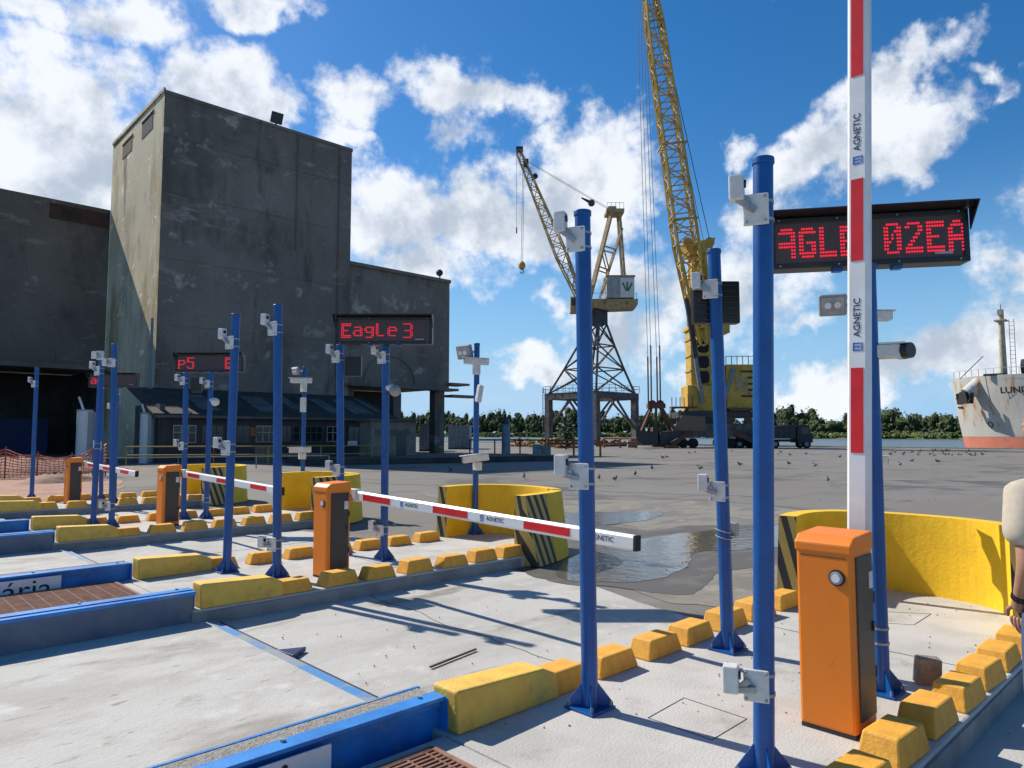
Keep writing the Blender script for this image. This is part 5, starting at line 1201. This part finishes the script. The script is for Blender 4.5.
MB().extr([L3(q(797), -1.22, 1.75), L3(q(805.5), -1.22, 1.75), L3(q(803), -1.22, 2.55), L3(q(797), -1.22, 2.55)], Yc * .02).build('side_window', 'glass', cb)
MB().box(L3(q(808.4), -.8, .9), (.06, .35, .2), rot).build('headlight', 'lens', cb)
for x in (762, 771, 802): wheel(g, L3(q(x), -1.0, .52), .52, .35); wheel(g, L3(q(x), 1.0, .52), .52, .35)
f = 90.0; tx_, ty_ = UV((747 - CX) * f / F, f); K2 = f / F
g = thing('tank_trailer', 'dirty silver trailer standing behind the dark dump truck', 'trailer', (tx_, ty_, 0))
q = lambda x: (x - 747) * K2
MB().box(L3(0, 0, 1.0), (3.9, 1.2, .3), rot).build('chassis', 'darksteel', g); MB().box(L3(.2, 0, 1.7), (3.4, 2.3, 1.05), rot).build('trailer_body', 'steel', g, bevel=.15, seg=3)
MB().tube(L3(-2.2, -.9, 1.7), L3(-2.2, .9, 1.7), .6, 14).build('hose_drum', 'whitep', g)
for i in range(4): MB().box(L3(-1.0 + i * .8, -1.17, 1.7), (.08, .05, 1.0), rot).build('body_rib', 'greyp', g)
for x in (-1.4, .4, 1.4): wheel(g, L3(x, -1.0, .5), .5, .3); wheel(g, L3(x, 1.0, .5), .5, .3)
# ------------------------------------------------------------------ ship
def hull_half(s, z):
    """half breadth at distance s aft of the stem head, height z"""
    k = max(0.0, min(1.0, (z + 2.4) / 11.0)); rake = 1.7 * (1 - k) ** 1.3; s2 = s - rake
    if s2 <= 0: return None
    L_ = 9 + 5.5 * (1 - k); p = 2.0 + .3 * (1 - k); x = min(1, s2 / L_)
    return 6.2 * (1 - (1 - x) ** p) * (.93 + .07 * k) + .02
SU, SV = 106.2, 27.0
zs = [-2.6, -1.2, 0, 1.4, 1.42, 3, 4.5, 6, 7.4, 8.7]
def ship_pt(a, z, side):
    k = max(0.0, min(1.0, (z + 2.4) / 11.0)); rake = 1.7 * (1 - k) ** 1.3
    s = rake + a; L_ = 9 + 5.5 * (1 - k); p = 2.0 + .3 * (1 - k); x = min(1, a / L_)
    hb_ = 6.2 * (1 - (1 - x) ** p) * (.93 + .07 * k)
    zz_ = z + (.25 * (k ** 4) * max(0, 1 - a / 12) if z > 8 else 0)
    return Vector((SU - side * hb_, SV - s, zz_))
As = [0, .15, .4, .8, 1.3, 2, 2.8, 3.8, 5, 6.4, 8, 10, 12.5, 15, 20, 28, 40, 60]
g = thing('cargo_ship', 'bow of a rust streaked pale cargo ship moored at the quay, right edge', 'ship', (SU, SV, 0))
org = Vector((SU, SV, 0))
for nm, z0, z1, mt in (('boot_top', 0, 3, 'boot'), ('hull', 4, 9, 'hull')):
    m_ = MB()
    for side in (1, -1):
        vs = [ship_pt(a, zs[j], side) - org for a in As for j in range(z0, z1 + 1)]; n = z1 - z0 + 1
        m_.add(vs, [(i * n + j, (i + 1) * n + j, (i + 1) * n + j + 1, i * n + j + 1) for i in range(len(As) - 1) for j in range(n - 1)])
    o = m_.build(nm, mt, g, smooth=True)
dk = MB()
for i in range(len(As) - 1):
    a = [ship_pt(As[i], 8.2, 1) - org, ship_pt(As[i + 1], 8.2, 1) - org, ship_pt(As[i + 1], 8.2, -1) - org, ship_pt(As[i], 8.2, -1) - org]; dk.add(a, [(0, 1, 2, 3)])
dk.build('deck', 'cranegrey', g)
def on_hull(a, z, out=.0):
    p = ship_pt(a, z, 1); q = ship_pt(a + .1, z, 1); r_ = ship_pt(a, z + .1, 1)
    n = (q - p).cross(r_ - p).normalized(); n = n if n.x < 0 else -n
    return p - org, (q - p).normalized(), (r_ - p).normalized(), n
def hull_patch(a0, a1, z0, z1, name, mt, out=.02, jag=0, seed=0):
    rn = random.Random(seed); N_ = 6; vs = []; fs = []
    for i in range(N_ + 1):
        for j in range(N_ + 1):
            a = a0 + (a1 - a0) * i / N_; t = j / N_; zz_ = z0 + (z1 - z0) * t
            k = (1 - jag * (1 - t)) ; mid = (a0 + a1) / 2; a = mid + (a - mid) * k + rn.uniform(-.03, .03) * (a1 - a0)
            p, _, _, n = on_hull(a, zz_); vs.append(p + n * out)
    for i in range(N_):
        for j in range(N_): q_ = i * (N_ + 1) + j; fs.append((q_, q_ + N_ + 1, q_ + N_ + 2, q_ + 1))
    return MB().add(vs, fs).build(name, mt, g, smooth=True)
# anchor pocket: a fat pipe bulging from the flare, anchor drawn up under it
p, tx, tz, n = on_hull(3.5, 7.6)
ax = (n * 1.0 - UPV * .75 + Vector((0, .25, 0))).normalized()
hp = MB().tube(p - ax * 1.0, p + ax * 1.5, .95, 20, r2=.8).build('hawse_pipe', 'hull', g, smooth=True)
c = p + ax * 1.75
an = MB().bar(c + UPV * .6, c - UPV * .9, .3).bar(c - UPV * .8 - tx * 1.1, c - UPV * .8 + tx * 1.1, .5, .45).bar(c - UPV * .8 - tx * 1.1, c + UPV * .3 - tx * 1.25, .35, .3).bar(c - UPV * .8 + tx * 1.1, c + UPV * .3 + tx * 1.25, .35, .3)
an.extr([c - UPV * 1.0 - tx * .9, c - UPV * 1.0 + tx * .9, c + UPV * .5 + tx * .5, c + UPV * .5 - tx * .5], n * .35); an.build('anchor', 'rubber', g)
for i, z in enumerate((6.35, 5.75, 5.2)):
    p, tx_v, tz_, n = on_hull(.55, z); MB().bar(p + n * .05 - tx_v * .25, p + n * .08 + tx_v * .85, .10, .2, upv=tz_).build('draft_mark', 'ink', g)
p, txv, tzv, n = on_hull(8.2, 6.9)
text_mesh('ship_name', 'LUNITA', 1.0, 'ink', g, frame(p + n * .03, txv, tzv), .004, 'CENTER', 1.1, bold=.03)
p, txv, tzv, n = on_hull(4.2, 2.9)
m_ = MB()
for i in range(12): t0 = 2 * math.pi * i / 12; t1 = 2 * math.pi * (i + 1) / 12; m_.bar(p + n * .04 + (txv * math.cos(t0) + tzv * math.sin(t0)) * .33, p + n * .04 + (txv * math.cos(t1) + tzv * math.sin(t1)) * .33, .07)
m_.build('load_mark', 'ink', g)
# bow gear
mx_, my_ = 103.0 - SU, 20.6 - SV
ms = MB().tube((mx_, my_, 8.2), (mx_, my_, 16.2), .42, 14, r2=.32).build('mast', 'cream', g, smooth=True)
MB().box((mx_, my_, 15.6), (1.5, 1.2, .15)).box((mx_ - .1, my_, 16.6), (.9, .5, .7)).tube((mx_, my_, 16.2), (mx_, my_, 17.6), .08, 6).build('mast_top', 'cream', ms)
m_ = MB()
for y in (-.9, -1.4): m_.tube((mx_ - .5, my_ + y, 8.4), (mx_ - .5, my_ + y, 15.6), .04, 4)
for i in range(14): m_.bar((mx_ - .5, my_ - .9, 8.8 + i * .5), (mx_ - .5, my_ - 1.4, 8.8 + i * .5), .04)
m_.build('mast_ladder', 'rust', ms)
MB().tube((mx_ - 1.8, my_ + 4.2, 8.6), (mx_ - 2.0, my_ + 1.6, 11.2), .05, 5).build('bow_davit', 'darksteel', g)
w_ = MB().tube((98.9 + 2.5 - SU, 17.7 - SV, 9.6), (98.9 + 2.5 - SU, 18.4 - SV, 9.6), 1.0, 18).build('windlass_drum', 'darksteel', g); MB().box((101 - SU, 16.8 - SV, 9.4), (1.2, 1.4, 1.2)).build('windlass_motor', 'red', g)
m_ = MB()
for i in range(13):
    a = .4 + i * .9; q_ = ship_pt(a, 8.7, 1) - org; q_.x += .15; m_.tube(q_ - UPV * .3, q_ + UPV * .85, .035, 4)
    if i: m_.tube(pq + UPV * .85, q_ + UPV * .85, .03, 4)
    pq = q_
m_.build('bow_rail', 'cream', g)
m_ = MB(); q_ = ship_pt(6.0, 8.75, 1) - org; m_.box(q_ + Vector((.1, 0, 0)), (.35, 2.4, .25)); m_.build('fairlead', 'darksteel', g)
# ------------------------------------------------------------------ far bank
rn = random.Random(11)
m_ = MB(); bv = []
for i in range(61):
    v = -200 + i * 30; bv.append((650 + rn.uniform(-4, 4), v))
vs = [(x, v, -2.6) for x, v in bv] + [(x + 8, v, .3 + rn.uniform(-.2, .3)) for x, v in bv] + [(x + 400, v, 2.0) for x, v in bv]; n = len(bv)
m_.add(vs, [(i, i + 1, n + i + 1, n + i) for i in range(n - 1)] + [(n + i, n + i + 1, 2 * n + i + 1, 2 * n + i) for i in range(n - 1)])
struct(m_.build('far_bank', 'scrub'))
m_ = MB(); core = MB()
def crown(c, rx, rz, seed, leaves=70, size=1.6):
    r2 = random.Random(seed)
    for _ in range(6):
        o_ = Vector((r2.uniform(-.6, .6) * rx, r2.uniform(-.6, .6) * rx, r2.uniform(-.45, .5) * rz)); k = r2.uniform(.32, .66)
        leaf_blob(m_, Vector(c) + o_, (rx * k, rx * k, rz * k), leaves // 6, size, r2)
        core.sph(Vector(c) + o_, 1, 7, 5, (rx * k * .62, rx * k * .62, rz * k * .62))
v = 60.0
while v < 1010:
    for row, du in enumerate((14, 30, 50)):
        near_right = max(0, min(1, (330 - v) / 200.0))
        hgt = (rn.uniform(12, 24) + 3.5 * math.sin(v * .045) + row * 3.0) * (1 - .38 * near_right) * (1 + .42 * max(0, min(1, (v - 330) / 500)))
        if rn.random() < .10: hgt *= 1.18
        rx = rn.uniform(5, 9.5); crown((650 + du + rn.uniform(-5, 5), v + rn.uniform(-6, 6), hgt * .52), rx * (.8 + hgt / 60), hgt * .52, rn.random(), 190, 1.35)
    crown((668 + rn.uniform(-8, 30), v + rn.uniform(-4, 4), rn.uniform(4, 7)), rn.uniform(7, 10), rn.uniform(5, 8), rn.random(), 90, 1.4)
    v += rn.uniform(6.5, 12.5)
v = 60.0
while v < 1010:
    crown((654 + rn.uniform(-2, 3), v, rn.uniform(1.4, 2.6)), rn.uniform(5, 9), rn.uniform(2.0, 3.6), rn.random(), 36, 1.2); v += rn.uniform(6, 9)
o = m_.build('riverside_wood', 'leaf', fix=False); tag(o, 'band of dark green woodland on the far river bank', 'woodland', kind='stuff')
o = core.build('riverside_thicket', 'leaf', smooth=True); tag(o, 'dense dark thicket filling the woodland on the far bank', 'woodland', kind='stuff')
m_ = MB()
v = 40.0
while v < 1010:
    r2 = random.Random(v); leaf_blob(m_, (650 + rn.uniform(-1, 2), v, .9), (4, 6, 1.9), 46, 1.0, r2); v += rn.uniform(4.5, 6.5)
tag(m_.build('reed_belt', 'scrub', fix=False), 'pale green reeds fringing the far river bank', 'reeds', kind='stuff')
# one big rounded tree standing out at right
ratio = (897 - CX) / F; fq = 676 / (cy_ + sy_ * ratio); uu, vv = UV(fq * ratio, fq)
g = thing('domed_tree', 'large dark dome-shaped tree rising above the far bank at right', 'tree', (uu, vv, 1))
save = (m_, core); m_ = MB(); core = MB(); crown((0, 0, 12), 20, 14, 5, 520, 1.9); m_.build('crown', 'leaf', g, fix=False); core.build('crown_core', 'leaf', g, smooth=True)
MB().tube((0, 0, 0), (0, 0, 12), 1.0, 8, r2=.5).build('trunk', 'bark', g)
# ------------------------------------------------------------------ pigeons
def pigeon():
    g = thing('pigeon', 'x', 'pigeon')
    b = MB().sph((0, 0, .13), .075, 10, 7, (1.75, .95, 1.0)).sph((.13, 0, .23), .034, 8, 6, (1.15, 1, 1)).tube((.07, 0, .16), (.13, 0, .22), .048, 8, r2=.028).add([(-.10, -.03, .13), (-.10, .03, .13), (-.23, .035, .09), (-.23, -.035, .09), (-.10, -.02, .16), (-.10, .02, .16), (-.23, .03, .10), (-.23, -.03, .10)], [(0, 3, 2, 1), (4, 5, 6, 7), (0, 1, 5, 4), (1, 2, 6, 5), (2, 3, 7, 6), (3, 0, 4, 7)]).tube((.16, 0, .228), (.19, 0, .222), .010, 5, r2=.002)
    for s_ in (-.025, .025): b.tube((0.01, s_, .07), (.01, s_, .0), .006, 4)
    b.build('body', 'birdd', g, smooth=True)
    MB().sph((-.02, .062, .14), .05, 8, 6, (2.0, .35, .8)).build('wing', 'birdl', g, smooth=True); MB().sph((-.02, -.062, .14), .05, 8, 6, (2.0, .35, .8)).build('wing', 'birdl', g, smooth=True)
    return g
pg = pigeon(); firstp = True
spots = [(450, 472, 'dark pigeon on the asphalt above the left end of the second curved wall'), (524, 479, 'dark pigeon on the asphalt right above the second curved wall'), (599, 480, 'pigeon just right of the pole with middle sensors'), (615, 481, 'larger looking pigeon between the front pole and the puddle'), (635, 476, 'pigeon on the asphalt midway between two front poles'), (789, 465, 'pigeon on the asphalt just right of the thick blue pole'), (815, 467, 'pigeon on the asphalt left of the raised arm'), (828, 482, 'nearest pigeon, left of the raised arm')]
G1 = 'pigeons scattered on the far asphalt'
for x, y in ((695, 453), (663, 459), (667, 458), (700, 470), (732, 452), (740, 466), (781, 453), (790, 456), (806, 455), (778, 455), (840, 458), (689, 454), (652, 470), (912, 462), (938, 463), (900, 466), (760, 452)): spots.append((x, y, None))
for i in range(40):
    x = rn.triangular(868, 1016, 930); spots.append((x, rn.uniform(450.6, 456.5), None))
rp = random.Random(8)
for i, (x, y, lb) in enumerate(spots):
    p = gp(x, y, 0)
    if firstp: r0 = pg; firstp = False
    else:
        r0 = pg.copy(); COL.objects.link(r0)
        for ch in list(pg.children):
            c_ = ch.copy(); COL.objects.link(c_); c_.parent = r0
    r0.location = (p.x, p.y, 0); r0.rotation_euler = (0, 0, rp.uniform(0, 6.28)); k = rp.uniform(.75, .98); r0.scale = (k, k, k)
    r0['label'] = lb or 'small far pigeon on the asphalt between the cranes, the ship and the poles'
    if lb: 
        if 'group' in r0: del r0['group']
    else: r0['group'] = G1
# small stones and litter
for i in range(60):
    pass
gr = MB(); rs = random.Random(4)
for i in range(520):
    x, y = rs.uniform(120, 1020), rs.uniform(462, 760); p = gp(x, y, 0)
    inside = any(1.2 + k * LN < p.y < 3.28 + k * LN for k in range(4)) and p.x < 8.2
    if p.x < 2.7: continue
    z = ZI if inside else .012; s_ = rs.uniform(.002, .007) * (1 + p.length / 14)
    gr.box((p.x, p.y, z + s_ * .4), (s_, s_ * 1.3, s_), Euler((rs.random(), rs.random(), rs.random() * 3)).to_matrix(), .7)
tag(gr.build('grit', 'stone'), 'scattered grit and pebbles on the concrete and asphalt', 'grit', kind='stuff')
# ------------------------------------------------------------------ person at the right edge (back to the camera)
def skin_mesh(name, verts, edges, radii, mt, parent=None, root=0, sub=2, loc=(0, 0, 0)):
    me = bpy.data.meshes.new(name); me.from_pydata([tuple(v) for v in verts], edges, []); o = bpy.data.objects.new(name, me); COL.objects.link(o)
    sk = o.modifiers.new('skin', 'SKIN'); sk.use_smooth_shade = True
    for i, r_ in enumerate(radii):
        me.skin_vertices[0].data[i].radius = r_ if isinstance(r_, tuple) else (r_, r_)
        me.skin_vertices[0].data[i].use_root = (i == root)
    sb = o.modifiers.new('sub', 'SUBSURF'); sb.levels = sub; sb.render_levels = sub
    bpy.context.view_layer.update(); m2 = bpy.data.meshes.new_from_object(o.evaluated_get(bpy.context.evaluated_depsgraph_get()))
    bpy.data.objects.remove(o); m2.materials.clear(); m2.materials.append(M[mt]); m2.polygons.foreach_set('use_smooth', [True] * len(m2.polygons))
    q = bpy.data.objects.new(name, m2); COL.objects.link(q)
    if parent: q.parent = parent
    q.location = loc; return q
fP = 3.3; pu, pv = UV((1056 - CX) * fP / F, fP)
g = thing('person', 'person in a beige shirt seen from behind at the right edge, arm hanging', 'person', (pu, pv, 0.0), rz=YAW - R(90) + R(10)); g.scale = (1.06, 1.06, 1.06)
# local axes: x right, y forward (away from the camera), z up
V = [(0, 0, .93), (0, .01, 1.08), (0, .0, 1.25), (0, .0, 1.40), (0, .02, 1.50), (0, .035, 1.58),         # pelvis, waist, chest, shoulders, neck, head base
     (-.10, 0, .86), (-.11, .01, .50), (-.12, -.02, .09), (-.12, .13, .04),                              # left leg
     (.10, 0, .86), (.11, .04, .50), (.12, .02, .09), (.12, .17, .04),
     (-.175, 0, 1.385), (-.215, -.03, 1.09), (-.155, .08, .925), (-.135, .115, .875),                      # left arm + palm
     (.175, 0, 1.385), (.25, -.02, 1.10), (.25, .06, .86), (.25, .08, .79)]
E_ = [(0, 1), (1, 2), (2, 3), (3, 4), (4, 5), (0, 6), (6, 7), (7, 8), (8, 9), (0, 10), (10, 11), (11, 12), (12, 13), (3, 14), (14, 15), (15, 16), (16, 17), (3, 18), (18, 19), (19, 20), (20, 21)]
Rr = [(.15, .11), (.14, .10), (.15, .11), (.11, .08), (.055, .055), (.055, .055), (.085, .085), (.055, .055), (.035, .035), (.03, .035), (.085, .085), (.055, .055), (.035, .035), (.03, .035),
      (.055, .055), (.042, .042), (.028, .026), (.034, .018), (.055, .055), (.042, .042), (.028, .026), (.034, .018)]
body = skin_mesh('body', V, E_, Rr, 'skin', g)
import itertools
def join_into(dst, parts):
    bm = bmesh.new(); bm.from_mesh(dst.data)
    for p_ in parts: bm.from_mesh(p_.data)
    bm.to_mesh(dst.data); bm.free(); dst.data.polygons.foreach_set('use_smooth', [True] * len(dst.data.polygons))
    for p_ in parts: bpy.data.objects.remove(p_)
extra = []
hm = MB().sph((0, .045, 1.68), .1, 20, 16, (.78, .98, 1.22)); hm.sph((0, .15, 1.665), .018, 8, 6, (.8, 1.1, 1.4))
for s_ in (-1, 1): hm.sph((s_ * .08, .04, 1.67), .028, 8, 8, (.35, .8, 1.2)); hm.sph((s_ * .032, .128, 1.69), .013, 8, 6)
hm.box((0, .137, 1.628), (.045, .01, .01)); extra.append(hm.build('head', 'skin', g, smooth=True))
def hand(px, py, pz, dx):
    for i, (o_, ln) in enumerate(((-.027, .062), (-.009, .072), (.009, .068), (.026, .052))):
        a = Vector((px, py + o_, pz - .02)); p1 = a + Vector((dx * .004, .0, -ln * .55)); p2 = p1 + Vector((dx * .016, .004, -ln * .4)); p3 = p2 + Vector((dx * .018, .002, -ln * .22))
        extra.append(skin_mesh('finger', [a, p1, p2, p3], [(0, 1), (1, 2), (2, 3)], [.0095, .009, .008, .0065], 'skin', g, sub=1))
    a = Vector((px, py + .02, pz + .02)); extra.append(skin_mesh('finger', [a, a + Vector((dx * .012, .035, -.02)), a + Vector((dx * .02, .045, -.055))], [(0, 1), (1, 2)], [.012, .010, .008], 'skin', g, sub=1))
hand(-.133, .12, .865, 1); hand(.25, .085, .78, -1)
join_into(body, extra)
hr = MB().sph((0, .03, 1.70), .105, 18, 12, (.82, .98, 1.13)); hr.v = [v_ if not (v_.y > .085 and v_.z < 1.755) and v_.z > 1.60 else Vector((v_.x * .7, min(v_.y, .06), max(v_.z, 1.62))) for v_ in hr.v]
hr.build('hair', 'hair', g, smooth=True)
SV_ = [(0, 0, .90), (0, .01, 1.08), (0, 0, 1.26), (0, 0, 1.395), (0, .01, 1.475), (-.175, 0, 1.385), (-.212, -.018, 1.16), (.175, 0, 1.385), (.225, -.012, 1.17)]
skin_mesh('shirt', SV_, [(0, 1), (1, 2), (2, 3), (3, 4), (3, 5), (5, 6), (3, 7), (7, 8)], [(.185, .14), (.17, .13), (.175, .13), (.13, .10), (.07, .07), (.09, .09), (.088, .09), (.09, .09), (.088, .09)], 'shirt', g)
TV = [(0, 0, .93), (-.10, 0, .84), (-.11, .01, .50), (-.12, -.01, .10), (.10, 0, .84), (.11, .04, .50), (.12, .03, .10)]
skin_mesh('trousers', TV, [(0, 1), (1, 2), (2, 3), (0, 4), (4, 5), (5, 6)], [(.12, .10), .105, .085, .07, .105, .085, .07], 'jeans', g)
for x, y in ((-.12, .06), (.12, .10)): MB().sph((x, y, .055), .1, 14, 8, (.5, 1.45, .55)).build('shoe', 'leather', g, smooth=True)
MB().tube((-.166, .058, .955), (-.160, .070, .937), .036, 16).build('wristwatch', 'blackmetal', g, smooth=True)
